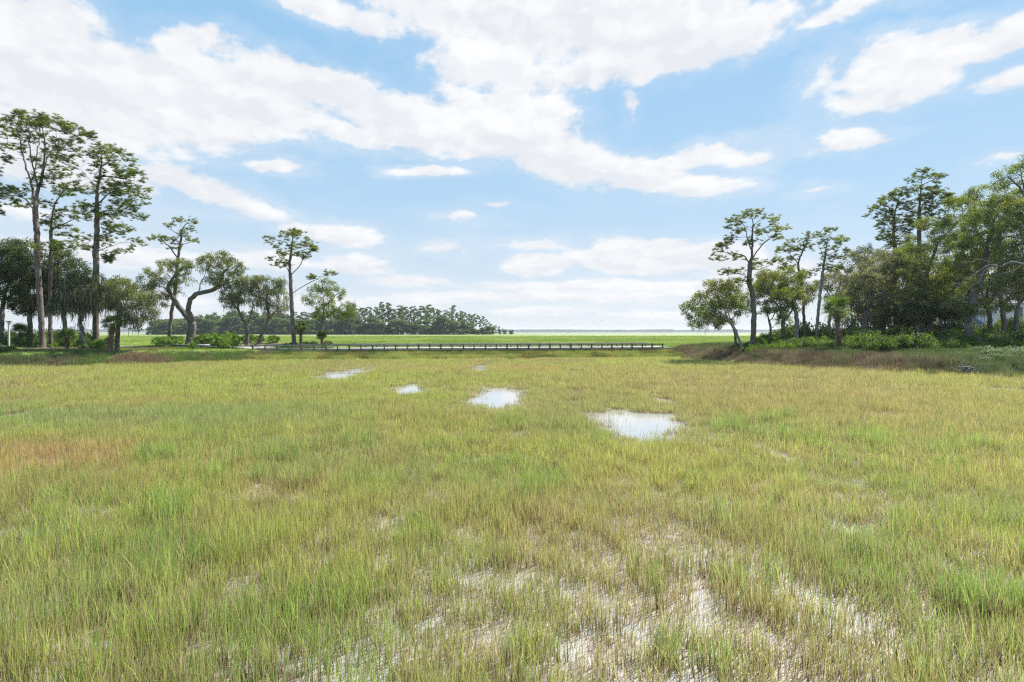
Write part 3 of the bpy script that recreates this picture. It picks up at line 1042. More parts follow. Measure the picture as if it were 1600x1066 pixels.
NF = []
def tree(name, label, cat, Y, paths, clusters, rbase, bark, fol, kind='oak', group=None, base_z=None, seed=0,
         dens=1.0, moss=0, depth=.85, moss_len=1.0, bare=False, leafscale=1.0, attrd=1.0, step=.42, dxy=(0, 0)):
    """paths: limbs traced as rows of (px, py[, depth offset]); clusters: (px, py, rx, ry) in photo pixels at distance Y"""
    r = np.random.default_rng(1000 + seed)
    k = Y / F
    def W(p):
        q_ = P(p[0], p[1], Y); dy = p[2] if len(p) > 2 else 0.0
        return np.array([q_.x, q_.y + dy, q_.z])
    wp = [[W(p) for p in pa] for pa in paths]
    b = wp[0][0]
    gz_ = gh(b[0], b[1])
    b[2] = gz_ - .12                                   # planted in the ground
    for pa in wp[1:]:                                  # side limbs reach towards or away from the viewer too
        off = r.uniform(-1, 1) * .45 * np.linalg.norm(pa[-1] - pa[0])
        for i, q_ in enumerate(pa):
            q_[1] += off * (i / max(1, len(pa) - 1))
    A = []
    sites_c = []
    for (cx, cy, rx, ry) in clusters:
        c = W((cx, cy))
        RX, RZ = rx * k, ry * k
        RX, RZ = (RX * 1.12, RZ * 1.4) if kind == 'pine' else (RX * 1.12, RZ * 1.12)
        RY = max(RX * depth, .8)
        c[1] += r.uniform(-.5, .5) * RX * 1.2
        vol = RX * RZ * RY
        n = int(np.clip((27 if kind == 'pine' else 24) * vol ** .66 * attrd, 18, 900))
        pts = r.normal(0, 1, (n, 3)); pts /= np.linalg.norm(pts, axis=1, keepdims=True)
        pts *= r.uniform(.1, 1, (n, 1)) ** (.40)
        A.append(c + pts * [RX, RY, RZ])
    A = np.concatenate(A)
    A = A[A[:, 2] > gz_ + .5]
    ps, par, ntr = grow(wp, A, step=step, r=r, kill=.5, rnd=.16)
    rad, kids = radii(ps, par, rbase, e=2.05)
    hop = np.zeros(len(ps), int)
    for i in range(len(ps) - 1, 0, -1):
        hop[par[i]] = max(hop[par[i]], hop[i] + 1)
    base = Vector(b); base.z = gz_
    root = empty(name, base)
    tag(root, label, cat, group)
    V, Fq = skin(ps, par, rad, kids)
    bl = np.array(base)
    link('trunk', mesh_np('trunk', V - bl, [Fq], bark, smooth=True), root)
    idx = np.arange(len(ps))
    if not bare:
        tips = (kids == 0) & (idx >= ntr)
        thin = (hop <= 4) & (idx >= ntr)
        if kind == 'pine':
            at = ps[tips]
            pre = ps[par[tips]]
            allp = np.concatenate([at, at, (at + pre) / 2, pre])
            allp = allp[r.uniform(0, 1, len(allp)) < dens]
            allp = np.concatenate([allp] * 2) + r.normal(0, .26, (len(allp) * 2, 3)) * [1, 1, .6]
            V, Fs, a = multi_stamp(NEEDLES, allp, r, smin=.8 * leafscale, smax=1.35 * leafscale, tilt=.22)
        else:
            at = ps[thin]
            at = at[r.uniform(0, 1, len(at)) < dens]
            at = np.concatenate([at, at]) if kind != 'thin' else at
            at = at + r.normal(0, .17, at.shape)
            V, Fs, a = multi_stamp(LEAVES, at, r, smin=.75 * leafscale, smax=1.35 * leafscale, tilt=.5)
        link('crown', mesh_np('crown', V - bl, Fs, fol, {'r': a}), root)
        NF.append((len(ps), sum(len(f) for f in Fs)))
    if moss:
        cand = np.where((rad < .16) & (idx >= ntr * .3) & (ps[:, 2] > gz_ + 1.8))[0]
        # moss hangs more in the lower half of the crown
        zc = ps[cand, 2]; pr = np.exp(-(zc - zc.min()) / (np.ptp(zc) * .45 + .1))
        pick = r.choice(cand, size=min(moss, len(cand)), replace=False, p=pr / pr.sum())
        mp = ps[pick]
        V, Fs, a = multi_stamp(MOSS, mp, r, smin=.5 * moss_len, smax=1.4 * moss_len, tilt=.03)
        V[:, 2] = np.maximum(V[:, 2], gz_ + .15)
        tag(link('spanish_moss', mesh_np('spanish_moss', V - bl, Fs, MOSS_M, {'r': a}), root), kind='stuff')
    return root


# ---- palms
def fan_leaf(r, L=.75, pet=.7, n=22, droop=.35, wd=.05):
    """a fan frond along +X: stalk then radiating blades"""
    V = []; Fs = []
    pw = .012
    V += [(0, -pw, 0), (0, pw, 0), (pet, pw * .7, pet * .05), (pet, -pw * .7, pet * .05)]
    Fs.append((0, 1, 2, 3))
    for i in range(n):
        a = (i / (n - 1) - .5) * math.radians(235)
        l = L * (1 - .25 * abs(i / (n - 1) - .5) * 2) * r.uniform(.9, 1.08)
        d = np.array([math.cos(a), math.sin(a), 0]); s = np.array([-math.sin(a), math.cos(a), 0])
        c = np.array([pet, 0, pet * .05])
        cup = .12 * abs(math.sin(a))
        b = len(V)
        m1 = c + d * l * .55 + [0, 0, cup * l * .5]; m2 = c + d * l + [0, 0, -droop * l + cup * l * .3]
        V += [tuple(c), tuple(m1 - s * wd / 2), tuple(m1 + s * wd / 2), tuple(m2)]
        Fs += [(b, b + 1, b + 2, b + 2), (b + 1, b + 3, b + 2, b + 2)]
    return np.array(V), Fs


def fronds_mesh(nm, mat, n, seed, L, pet, elev, zc=0.0, spread=0.0, droop=.35, blades_=20, wd=.05):
    r = np.random.default_rng(seed)
    Vs = []; Q = []; T = []; A_ = []; b = 0
    for i in range(n):
        V, Fs = fan_leaf(r, L * r.uniform(.75, 1.15), pet * r.uniform(.7, 1.2), blades_, droop, wd)
        e = math.radians(r.uniform(*elev)); a = i * 2.399 + r.uniform(-.3, .3); tw = r.uniform(-.5, .5)
        M = (Matrix.Rotation(a, 3, 'Z') @ Matrix.Rotation(-e, 3, 'Y') @ Matrix.Rotation(tw, 3, 'X'))
        V = V @ np.array(M).T
        V += [r.normal(0, spread), r.normal(0, spread), zc]
        Vs.append(V)
        for f in Fs:
            if f[2] == f[3]: T.append((f[0] + b, f[1] + b, f[2] + b))
            else: Q.append(tuple(j + b for j in f))
        A_.append(np.full(len(V), r.uniform(0, 1))); b += len(V)
    return mesh_np(nm, np.concatenate(Vs), [np.array(T), np.array(Q)], mat, {'r': np.concatenate(A_)})

FOL_PALM = foliage_mat('palm_fronds', (0.05, 0.10, 0.025), (0.14, 0.22, 0.045), (0.17, 0.25, 0.05), patch=1.2)
FOL_SAW = foliage_mat('palmetto_fronds', (0.051, 0.111, 0.025), (0.136, 0.230, 0.051), (0.170, 0.272, 0.060), patch=1.0)
FOL_DEAD = foliage_mat('dead_fronds', (0.16, 0.10, 0.06), (0.34, 0.24, 0.15), patch=1.0)
FOL_BUSH = foliage_mat('bush_leaves', (0.050, 0.103, 0.016), (0.144, 0.224, 0.033), (0.180, 0.258, 0.041), patch=1.0)
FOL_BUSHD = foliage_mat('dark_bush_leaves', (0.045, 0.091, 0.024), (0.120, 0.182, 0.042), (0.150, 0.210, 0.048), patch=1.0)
FOL_SILVER = foliage_mat('silvery_bush_leaves', (0.11, 0.16, 0.10), (0.24, 0.31, 0.20), patch=1.0)


def cabbage_palm(label, px, pyb, pyt, Y, crown_r, seed, dead=True, trunk_r=.2, group=None, lean=0.0):
    x = PX(px, Y); z = gh(x, Y)
    zt = CZ - (pyt - HZ) / F * Y
    root = empty('palm_tree', (x, Y, z)); tag(root, label, 'palm tree', group)
    r = random.Random(seed)
    mb = MB(); h_ = zt - z
    pts = [(lean * (i / 8) ** 1.5, 0, -.1 + (h_ + .1) * i / 8) for i in range(9)]
    mb.tube(pts, [trunk_r * (1.25 if i == 0 else 1.0) * (1 - .1 * i / 8) for i in range(9)], 12)
    # old leaf boots criss-crossing the stem
    k = 0; zz = .15
    while zz < h_:
        for j in range(5):
            a = k * 2.4; k += 1
            rr_ = trunk_r * 1.0
            xo = lean * (zz / h_) ** 1.5
            p0 = Vector((xo + math.cos(a) * rr_ * .8, math.sin(a) * rr_ * .8, zz))
            p1 = Vector((xo + math.cos(a) * rr_ * 1.75, math.sin(a) * rr_ * 1.75, zz + .20))
            mb.obox(p0, p1, .09, .03)
        zz += .13
    mb.build('trunk', BARK_PALM, root)
    f = link('crown', fronds_mesh('crown', FOL_PALM, 34, seed, crown_r * .62, crown_r * .5, (-25, 80), 0, .05, .4, 22, .055), root, (lean, 0, h_))
    if dead:
        link('dead_fronds', fronds_mesh('dead_fronds', FOL_DEAD, 9, seed + 1, crown_r * .45, crown_r * .35, (-75, -40), -.1, .05, .5, 16, .05), root, (lean, 0, h_))
    return root

SAW = [fronds_mesh('fronds', FOL_SAW, 20, 500 + i, .40, .65, (25, 88), 0.0, .14, .12, 16, .045) for i in range(5)]
def stems_mesh(seed, n=5, L=.6):
    r = random.Random(seed); mb = MB()
    for i in range(n):
        a = r.uniform(0, 6.28); d = r.uniform(.1, .3)
        mb.tube([(0, 0, -.05), (math.cos(a) * d * .5, math.sin(a) * d * .5, L * .4), (math.cos(a) * d, math.sin(a) * d, L)], [.03, .025, .012], 5)
    me = bpy.data.meshes.new('stem'); me.from_pydata(mb.v, [], mb.f); me.materials.append(BARK_OAK); me.update()
    return me
SAW_STEM = [stems_mesh(600 + i, 4, .3) for i in range(3)]

def bush_mesh(seed, mat, n=300, R_=(.9, .9, .55)):
    r = np.random.default_rng(seed)
    lobes = r.normal(0, .42, (6, 3)) * [1, 1, .5]; lobes[:, 2] = np.abs(lobes[:, 2])
    c = lobes[r.integers(0, 6, n)] + r.normal(0, .27, (n, 3))
    c = c * R_; c[:, 2] = np.abs(c[:, 2]) + .1
    V, Fs, a = multi_stamp(LEAVES, c, r, smin=.35, smax=.8, tilt=.5)
    V[:, 2] = np.maximum(V[:, 2], 0.02)
    return mesh_np('foliage', V, Fs, mat, {'r': a})
BUSH_G = [bush_mesh(700 + i, FOL_BUSH) for i in range(4)]
BUSH_D = [bush_mesh(720 + i, FOL_BUSHD) for i in range(4)]
BUSH_S = [bush_mesh(740 + i, FOL_SILVER) for i in range(2)]
BSTEM = [stems_mesh(760 + i, 6, .8) for i in range(3)]


def shrub(name, label, cat, group, fol, stem, part, x, y, s, sz=1.0, rz=None, dz=0.0):
    root = empty(name, (x, y, gh(x, y) + dz), random.uniform(0, 6.28) if rz is None else rz)
    root.scale = (s, s, s * sz)
    tag(root, label, cat, group)
    link(part, fol, root)
    link('stem', stem, root)
    return root

# ------------------------------------------------------------------ left stand: tall pines over mossy oaks
tree('pine_tree', 'tallest pine of the left stand, bare straight trunk and flat wide crown', 'pine tree', 74,
     [[(67, 545), (62, 470), (59, 400), (56, 345), (55, 315), (60, 295), (63, 285)],
      [(56, 318), (46, 285), (35, 258), (26, 232), (20, 210)], [(63, 287), (77, 266), (92, 250), (112, 232), (118, 215)],
      [(60, 292), (58, 262), (60, 235), (66, 205)], [(46, 285), (48, 262), (44, 235), (40, 205)], [(77, 266), (80, 235), (85, 205)],
      [(56, 330), (40, 310), (22, 308)], [(26, 232), (12, 222), (2, 228)], [(58, 375), (68, 378), (78, 384)]],
     [(20, 197, 20, 8), (45, 186, 24, 8), (72, 187, 24, 8), (98, 198, 22, 9), (118, 207, 14, 9), (4, 203, 14, 9), (6, 226, 12, 7), (60, 204, 22, 7), (34, 232, 9, 5), (84, 222, 18, 7), (106, 222, 14, 7),
      (82, 262, 20, 8), (98, 250, 14, 7), (24, 302, 20, 7), (8, 306, 14, 7), (42, 296, 12, 6), (30, 318, 14, 6), (70, 284, 15, 7), (76, 383, 18, 8), (90, 274, 14, 7), (48, 214, 16, 7), (74, 238, 14, 6), (112, 236, 12, 6), (32, 212, 14, 6), (58, 254, 10, 5), (14, 250, 10, 5), (92, 236, 12, 6)],
     .34, BARK_PINE, FOL_PINE, 'pine', seed=1, dens=.95)
tree('pine_tree', 'slender crooked pine standing between the two tall pines of the left stand', 'pine tree', 77,
     [[(80, 543), (78, 470), (80, 400), (80, 350), (86, 318), (92, 305)], [(84, 328), (74, 312), (66, 303)], [(88, 314), (100, 300), (112, 296)], [(80, 360), (95, 350), (112, 340)],
      [(79, 400), (95, 392), (110, 388)]],
     [(112, 298, 16, 8), (95, 300, 12, 8), (120, 318, 12, 7), (112, 334, 18, 8), (92, 340, 14, 7), (70, 318, 12, 6), (100, 362, 16, 7), (112, 386, 18, 8), (90, 392, 14, 8), (80, 350, 12, 6)],
     .24, BARK_PINE, FOL_PINE, 'pine', seed=2, dens=.9)
tree('pine_tree', 'tall pine right in the left stand with a rounded crown of layered branches', 'pine tree', 73,
     [[(150, 545), (150, 470), (150, 400), (152, 340), (151, 300), (156, 275), (159, 250)],
      [(151, 300), (142, 280), (132, 268), (122, 262)], [(152, 318), (170, 306), (190, 300), (218, 300)], [(158, 262), (172, 252), (192, 250)],
      [(152, 340), (172, 334), (200, 330)], [(151, 372), (172, 362), (195, 358)], [(151, 352), (138, 342), (125, 338)], [(151, 395), (168, 388), (195, 380)], [(156, 275), (180, 276), (208, 282)], [(150, 400), (136, 390), (124, 385)]],
     [(160, 234, 20, 8), (182, 242, 18, 8), (142, 240, 14, 8), (198, 256, 12, 7), (138, 214, 12, 8), (180, 270, 20, 7), (210, 278, 18, 8), (230, 300, 14, 6), (206, 306, 22, 8), (172, 298, 18, 8),
      (130, 268, 14, 7), (124, 290, 14, 8), (140, 300, 12, 7), (196, 330, 22, 7), (214, 338, 10, 5), (172, 340, 16, 7), (132, 335, 14, 7), (180, 358, 22, 8), (206, 378, 14, 6), (160, 372, 14, 7), (186, 394, 12, 5), (130, 370, 12, 6), (140, 388, 14, 6), (168, 402, 12, 5), (150, 256, 10, 7), (174, 258, 16, 6), (158, 284, 16, 7), (190, 316, 18, 6), (150, 326, 14, 6), (224, 316, 10, 5), (168, 326, 14, 6), (200, 290, 16, 6)],
     .36, BARK_PINE, FOL_PINE, 'pine', seed=3, dens=.95)
tree('pine_tree', 'pine at the left edge with only its needle clusters in the picture', 'pine tree', 72,
     [[(-34, 545), (-34, 430), (-32, 340), (-28, 300), (-26, 270)], [(-32, 345), (-15, 335), (0, 330)], [(-30, 312), (-14, 306), (2, 302)]],
     [(-2, 330, 9, 9), (-16, 322, 12, 7), (-8, 290, 12, 6), (-28, 265, 18, 9), (-45, 290, 18, 8), (-45, 325, 18, 8)],
     .3, BARK_PINE, FOL_PINE, 'pine', seed=4)

DARK = 'dark live oaks in the left stand'
tree('oak_tree', 'dark oak at the left edge of the photo behind the wooden post', 'oak tree', 80,
     [[(3, 542), (2, 505), (6, 470), (14, 440)], [(4, 490), (-14, 465), (-30, 445)], [(6, 470), (26, 450), (42, 432)]],
     [(10, 412, 34, 28), (36, 430, 30, 26), (-20, 440, 30, 28), (8, 462, 30, 20), (36, 472, 22, 16), (4, 386, 16, 10)],
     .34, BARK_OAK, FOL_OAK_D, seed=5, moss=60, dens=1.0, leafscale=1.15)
tree('oak_tree', 'dense dark oak directly left of the tallest pine trunk', 'oak tree', 79,
     [[(48, 543), (47, 505), (45, 470), (44, 430), (40, 400)], [(46, 485), (62, 460), (76, 440)], [(45, 465), (28, 445), (16, 430)]],
     [(42, 392, 26, 16), (60, 418, 30, 24), (30, 430, 26, 20), (62, 455, 30, 22), (44, 480, 32, 16), (80, 436, 20, 18)],
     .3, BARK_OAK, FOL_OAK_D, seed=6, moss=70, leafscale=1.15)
tree('oak_tree', 'dark oak between the trunks of the tallest pine and the rounded pine', 'oak tree', 80,
     [[(103, 542), (101, 505), (98, 470), (94, 440), (90, 415)], [(100, 485), (116, 462), (126, 440)], [(98, 465), (84, 450), (74, 440)]],
     [(92, 405, 24, 15), (112, 425, 26, 20), (84, 440, 22, 20), (120, 455, 24, 20), (98, 470, 28, 18), (130, 430, 16, 14)],
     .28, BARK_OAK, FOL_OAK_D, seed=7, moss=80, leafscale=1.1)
tree('oak_tree', 'oak draped in long grey moss in front of the rounded pine trunk', 'oak tree', 71,
     [[(126, 545), (128, 520), (124, 495), (128, 470)], [(126, 505), (140, 480), (156, 462)], [(125, 498), (108, 476), (96, 462)], [(128, 470), (136, 446), (146, 430)]],
     [(112, 462, 26, 16), (140, 452, 26, 16), (128, 440, 22, 14), (158, 468, 20, 16), (100, 478, 18, 12), (130, 478, 26, 10), (160, 440, 14, 10)],
     .26, BARK_OAK, FOL_OAK_D, seed=8, moss=300, moss_len=1.35, leafscale=1.0, dens=.95)
tree('oak_tree', 'mossy grey green oak spreading right above the boot-covered palm stump', 'oak tree', 70,
     [[(183, 546), (184, 520), (186, 500), (184, 480)], [(185, 500), (200, 480), (216, 466)], [(184, 482), (174, 462), (176, 446)], [(186, 490), (206, 494), (222, 498)], [(186, 470), (198, 452), (206, 446)]],
     [(178, 446, 20, 12), (200, 450, 20, 14), (216, 468, 20, 14), (188, 470, 26, 16), (224, 488, 16, 14), (200, 492, 26, 14), (172, 474, 14, 12), (212, 506, 16, 8)],
     .24, BARK_OAK, FOL_OAK, seed=9, moss=260, moss_len=1.0, dens=1.0)

# ------------------------------------------------------------------ middle group in front of the island
tree('oak_tree', 'oak with a thick trunk forked low into two crooked limbs, between low palmetto fans', 'oak tree', 88,
     [[(297, 538), (299, 520), (300, 506), (292, 495), (283, 484), (276, 474), (268, 462), (262, 450)],
      [(300, 506), (303, 498), (299, 486), (303, 473), (312, 464), (322, 456), (326, 446), (334, 436), (340, 425)],
      [(318, 459), (332, 453), (345, 446), (360, 440)], [(334, 436), (348, 424), (358, 418)], [(270, 466), (252, 458), (240, 452)], [(262, 450), (268, 432), (276, 420)], [(276, 474), (262, 478), (248, 476)]],
     [(340, 408, 24, 10), (322, 418, 16, 8), (362, 418, 20, 13), (345, 430, 22, 9), (374, 436, 14, 9), (352, 444, 20, 7), (318, 404, 10, 5), (352, 400, 12, 6),
      (272, 416, 24, 11), (248, 432, 18, 12), (266, 446, 22, 11), (290, 424, 14, 10), (236, 450, 16, 10), (252, 466, 18, 10), (284, 440, 12, 8), (230, 462, 10, 7), (290, 410, 12, 6)],
     .62, BARK_OAK, FOL_OAK, seed=10, moss=130, dens=.85, moss_len=1.0)
tree('pine_tree', 'thin leaning pine rising behind the forked oak with a sparse ragged top', 'pine tree', 92,
     [[(263, 530), (268, 490), (273, 462), (276, 430), (278, 405), (282, 380), (283, 352)], [(278, 405), (268, 388), (254, 372)], [(281, 385), (292, 380), (302, 378)], [(282, 372), (270, 360), (260, 354)], [(283, 362), (292, 352), (302, 350)]],
     [(284, 346, 12, 4), (300, 347, 9, 5), (268, 352, 8, 4), (246, 370, 12, 4), (262, 378, 14, 5), (282, 366, 10, 4), (297, 376, 12, 4), (236, 374, 5, 3), (275, 388, 10, 4), (300, 360, 5, 4)],
     .27, BARK_PINE, FOL_PINE_L, 'pine', seed=11, dens=.8, depth=.8)
tree('oak_tree', 'small spreading oak hung with moss, straight short trunk left of its leaning twin', 'oak tree', 87,
     [[(386, 536), (386, 518), (384, 508), (378, 496), (372, 484)], [(385, 512), (390, 500), (396, 486), (400, 470)], [(376, 492), (364, 476), (356, 466)], [(372, 484), (376, 462), (384, 446)]],
     [(368, 450, 16, 9), (388, 438, 18, 9), (356, 466, 14, 8), (400, 452, 16, 10), (380, 464, 18, 9), (402, 474, 12, 8), (366, 476, 12, 6), (350, 456, 8, 6)],
     .27, BARK_OAK, FOL_OAK, seed=12, moss=190, dens=.9, moss_len=1.0)
tree('oak_tree', 'oak leaning right on a slanted trunk, just left of the lone middle pine', 'oak tree', 88,
     [[(404, 535), (410, 520), (416, 508), (420, 494)], [(418, 500), (430, 486), (440, 474)], [(420, 494), (420, 474), (424, 456)], [(419, 497), (408, 480), (404, 470)]],
     [(424, 448, 20, 11), (438, 462, 14, 11), (412, 462, 14, 10), (430, 478, 16, 9), (446, 482, 10, 8), (410, 436, 14, 7), (440, 440, 8, 6)],
     .27, BARK_OAK, FOL_OAK, seed=13, moss=140, dens=.9)
tree('pine_tree', 'lone middle pine with an open round top and one long branch reaching right', 'pine tree', 86,
     [[(460, 541), (458, 510), (456, 480), (455, 455), (454, 430), (453, 410), (456, 385), (458, 370)], [(455, 458), (470, 450), (485, 442), (500, 434), (516, 428)], [(454, 432), (448, 418), (438, 408)],
      [(455, 402), (466, 392), (480, 386)], [(456, 392), (444, 378), (430, 374)], [(456, 430), (466, 418), (476, 400)], [(455, 470), (462, 458), (464, 448)]],
     [(420, 374, 9, 5), (432, 384, 8, 5), (444, 368, 11, 6), (464, 368, 14, 7), (454, 386, 13, 6), (478, 382, 12, 7), (488, 390, 6, 6), (430, 406, 11, 6), (442, 414, 8, 4), (466, 398, 12, 5), (514, 427, 11, 2.5), (488, 435, 9, 3), (476, 402, 8, 4), (458, 362, 8, 4), (440, 398, 8, 4)],
     .30, BARK_PINE, FOL_PINE_L, 'pine', seed=14, dens=.95)
tree('oak_tree', 'small round light green oak right of the lone middle pine', 'oak tree', 87,
     [[(504, 539), (503, 520), (504, 505), (506, 485), (506, 465)], [(504, 502), (520, 488), (536, 478)], [(504, 498), (492, 482), (482, 474)], [(506, 480), (520, 466), (528, 456)]],
     [(506, 452, 18, 10), (528, 460, 18, 10), (488, 470, 16, 10), (546, 478, 14, 10), (520, 480, 22, 11), (500, 492, 16, 8), (540, 494, 16, 6), (552, 490, 8, 6), (514, 440, 8, 4)],
     .24, BARK_OAK, FOL_OAK_R, seed=15, moss=30, dens=.9)

# ------------------------------------------------------------------ right stand
tree('pine_tree', 'dark trunked pine at the left front of the right stand, open rounded crown', 'pine tree', 72,
     [[(1175, 547), (1177, 515), (1178, 490), (1176, 462), (1171, 440), (1172, 415), (1175, 395), (1176, 370), (1177, 348)],
      [(1178, 478), (1162, 474), (1142, 472), (1118, 478)], [(1178, 472), (1190, 462), (1205, 458), (1222, 462)], [(1172, 412), (1162, 402), (1148, 398), (1134, 398)],
      [(1173, 408), (1188, 388), (1205, 372), (1222, 364)], [(1175, 395), (1164, 372), (1156, 356)], [(1175, 432), (1160, 430), (1146, 426)], [(1173, 424), (1190, 420), (1204, 414)], [(1177, 492), (1158, 492), (1138, 494)]],
     [(1178, 336, 22, 6), (1152, 346, 14, 7), (1200, 344, 12, 6), (1216, 358, 17, 6), (1164, 358, 16, 6), (1190, 362, 14, 5), (1134, 386, 17, 7), (1122, 402, 10, 6), (1150, 402, 12, 5), (1148, 372, 12, 5),
      (1136, 426, 12, 4), (1158, 424, 14, 4), (1186, 414, 18, 5), (1206, 408, 10, 5), (1160, 440, 14, 5), (1216, 372, 10, 4), (1172, 380, 10, 4)],
     .32, BARK_PINE, FOL_PINE_L, 'pine', seed=20, dens=.9)
tree('oak_tree', 'bright green oak leaning left on a thin slanted trunk beside the dark trunked pine', 'oak tree', 73,
     [[(1162, 538), (1150, 518), (1138, 500), (1124, 488), (1106, 480)], [(1138, 500), (1128, 480), (1118, 462)], [(1124, 488), (1106, 494), (1088, 502)], [(1132, 492), (1146, 470), (1156, 456)]],
     [(1116, 456, 26, 11), (1096, 466, 18, 10), (1140, 448, 20, 11), (1080, 490, 14, 9), (1104, 484, 22, 9), (1092, 506, 16, 7), (1128, 474, 22, 9), (1074, 478, 6, 6), (1120, 500, 14, 6), (1152, 470, 16, 10), (1112, 442, 12, 5)],
     .17, BARK_GREY, FOL_OAK_Y, seed=21, dens=1.0, moss=30, attrd=1.15)
tree('oak_tree', 'yellow green oak with a pale forked trunk, right of the dark trunked pine', 'oak tree', 80,
     [[(1245, 535), (1244, 512), (1244, 492), (1240, 480), (1226, 470), (1206, 466)], [(1243, 490), (1256, 476), (1268, 462)], [(1236, 476), (1222, 484), (1208, 490)], [(1240, 480), (1238, 460), (1230, 444)]],
     [(1206, 438, 22, 11), (1232, 430, 22, 11), (1214, 456, 24, 10), (1250, 446, 20, 11), (1190, 448, 14, 9), (1262, 462, 14, 9), (1236, 460, 18, 8), (1206, 476, 10, 5)],
     .3, BARK_GREY, FOL_OAK_Y, seed=22, dens=1.0, moss=20, attrd=1.1)
tree('pine_tree', 'slim pine with a curved upper stem, second pine from the left in the right stand', 'pine tree', 82,
     [[(1258, 535), (1256, 500), (1255, 460), (1250, 430), (1247, 412), (1254, 392), (1262, 375)], [(1248, 414), (1236, 400), (1226, 394)], [(1254, 392), (1246, 384), (1238, 380)], [(1250, 430), (1240, 422), (1230, 418)]],
     [(1262, 371, 12, 5), (1240, 378, 12, 5), (1224, 392, 14, 6), (1238, 404, 12, 5), (1228, 418, 14, 5), (1250, 388, 8, 4), (1256, 430, 12, 6), (1272, 382, 8, 4)],
     .2, BARK_PINE, FOL_PINE_L, 'pine', seed=23, dens=.8)
tree('pine_tree', 'straight slim pine above the cabbage palm with its tip bent right', 'pine tree', 84,
     [[(1274, 533), (1278, 490), (1284, 440), (1289, 400), (1293, 378), (1302, 358)], [(1290, 396), (1302, 386), (1314, 378)], [(1289, 402), (1278, 386), (1272, 378)], [(1285, 430), (1298, 420), (1310, 414)]],
     [(1302, 357, 12, 4), (1284, 370, 13, 6), (1310, 374, 12, 6), (1294, 386, 15, 6), (1276, 384, 9, 5), (1318, 392, 9, 6), (1296, 402, 16, 6), (1306, 416, 14, 6), (1280, 420, 12, 6), (1322, 376, 6, 4)],
     .22, BARK_GREY, FOL_PINE, 'pine', seed=24, dens=.85)
tree('oak_tree', 'airy oak whose thin twigs show over the cabbage palm', 'oak tree', 86,
     [[(1293, 532), (1296, 500), (1302, 470), (1312, 445)], [(1300, 478), (1316, 460), (1328, 440)], [(1302, 468), (1290, 450), (1282, 438)], [(1312, 445), (1326, 420), (1336, 402)]],
     [(1300, 440, 20, 12), (1320, 428, 20, 12), (1334, 404, 18, 9), (1280, 446, 14, 10), (1310, 462, 22, 12), (1334, 450, 16, 12), (1350, 392, 14, 6)],
     .22, BARK_GREY, FOL_OAK_G, seed=25, dens=.9, moss=20)
tree('oak_tree', 'broad grey leaved oak full of bare twigs, right behind the cabbage palm', 'oak tree', 76,
     [[(1350, 535), (1350, 512), (1352, 495), (1346, 476), (1338, 460)], [(1351, 500), (1366, 480), (1380, 462)], [(1346, 480), (1330, 470), (1316, 462)], [(1352, 490), (1360, 462), (1362, 440)]],
     [(1340, 440, 26, 15), (1366, 428, 26, 15), (1324, 458, 18, 13), (1350, 464, 26, 14), (1384, 448, 22, 15), (1372, 474, 24, 12), (1338, 484, 20, 9), (1394, 480, 14, 12), (1352, 416, 16, 8), (1330, 498, 16, 7), (1366, 498, 22, 8), (1344, 398, 14, 7), (1390, 410, 16, 9)],
     .34, BARK_OAK, FOL_OAK_G, seed=26, dens=1.0, moss=170, attrd=1.25)
tree('oak_tree', 'grey green oak with a low curved limb in the middle of the right stand', 'oak tree', 78,
     [[(1380, 535), (1380, 514), (1384, 494), (1392, 470)], [(1381, 512), (1366, 514), (1357, 506), (1356, 496)], [(1384, 494), (1400, 478), (1416, 466)], [(1392, 470), (1396, 446), (1400, 430)]],
     [(1398, 424, 26, 15), (1420, 444, 22, 16), (1398, 458, 24, 14), (1424, 476, 22, 14), (1388, 402, 18, 9), (1406, 494, 20, 10), (1440, 460, 16, 14), (1392, 506, 22, 8), (1430, 500, 20, 8), (1378, 486, 18, 8)],
     .3, BARK_OAK, FOL_OAK_G, seed=27, dens=1.0, moss=150)
tree('pine_tree', 'left one of the two tall pines in the right stand, needle shelves reaching left', 'pine tree', 88,
     [[(1400, 536), (1398, 470), (1398, 400), (1397, 350), (1402, 318), (1408, 304)], [(1398, 360), (1382, 346), (1364, 338)], [(1398, 345), (1388, 326), (1378, 318)], [(1398, 375), (1412, 362), (1422, 356)], [(1398, 385), (1386, 372), (1374, 366)]],
     [(1406, 302, 13, 6), (1390, 312, 15, 6), (1372, 324, 14, 6), (1358, 336, 12, 5), (1382, 338, 17, 6), (1406, 324, 14, 7), (1402, 342, 17, 7), (1378, 354, 16, 6), (1400, 362, 18, 7), (1380, 372, 14, 6), (1418, 352, 12, 6), (1390, 384, 14, 6)],
     .28, BARK_PINE, FOL_PINE, 'pine', seed=28, dens=1.0)
tree('pine_tree', 'right one of the two tall pines in the right stand, pointed top', 'pine tree', 88,
     [[(1440, 536), (1438, 470), (1437, 400), (1436, 340), (1438, 305), (1441, 275)], [(1437, 330), (1452, 314), (1470, 304)], [(1438, 305), (1428, 294), (1418, 290)], [(1437, 345), (1422, 336), (1410, 330)], [(1439, 292), (1452, 284), (1462, 280)], [(1437, 365), (1454, 354), (1466, 350)]],
     [(1441, 269, 10, 4), (1430, 282, 13, 5), (1456, 278, 12, 5), (1444, 292, 16, 6), (1422, 298, 12, 6), (1468, 294, 13, 5), (1480, 306, 10, 5), (1446, 308, 18, 6), (1424, 316, 14, 6), (1460, 318, 16, 6), (1438, 330, 18, 7), (1462, 338, 15, 6), (1430, 346, 16, 6), (1448, 356, 16, 6)],
     .3, BARK_PINE, FOL_PINE, 'pine', seed=29, dens=1.0)
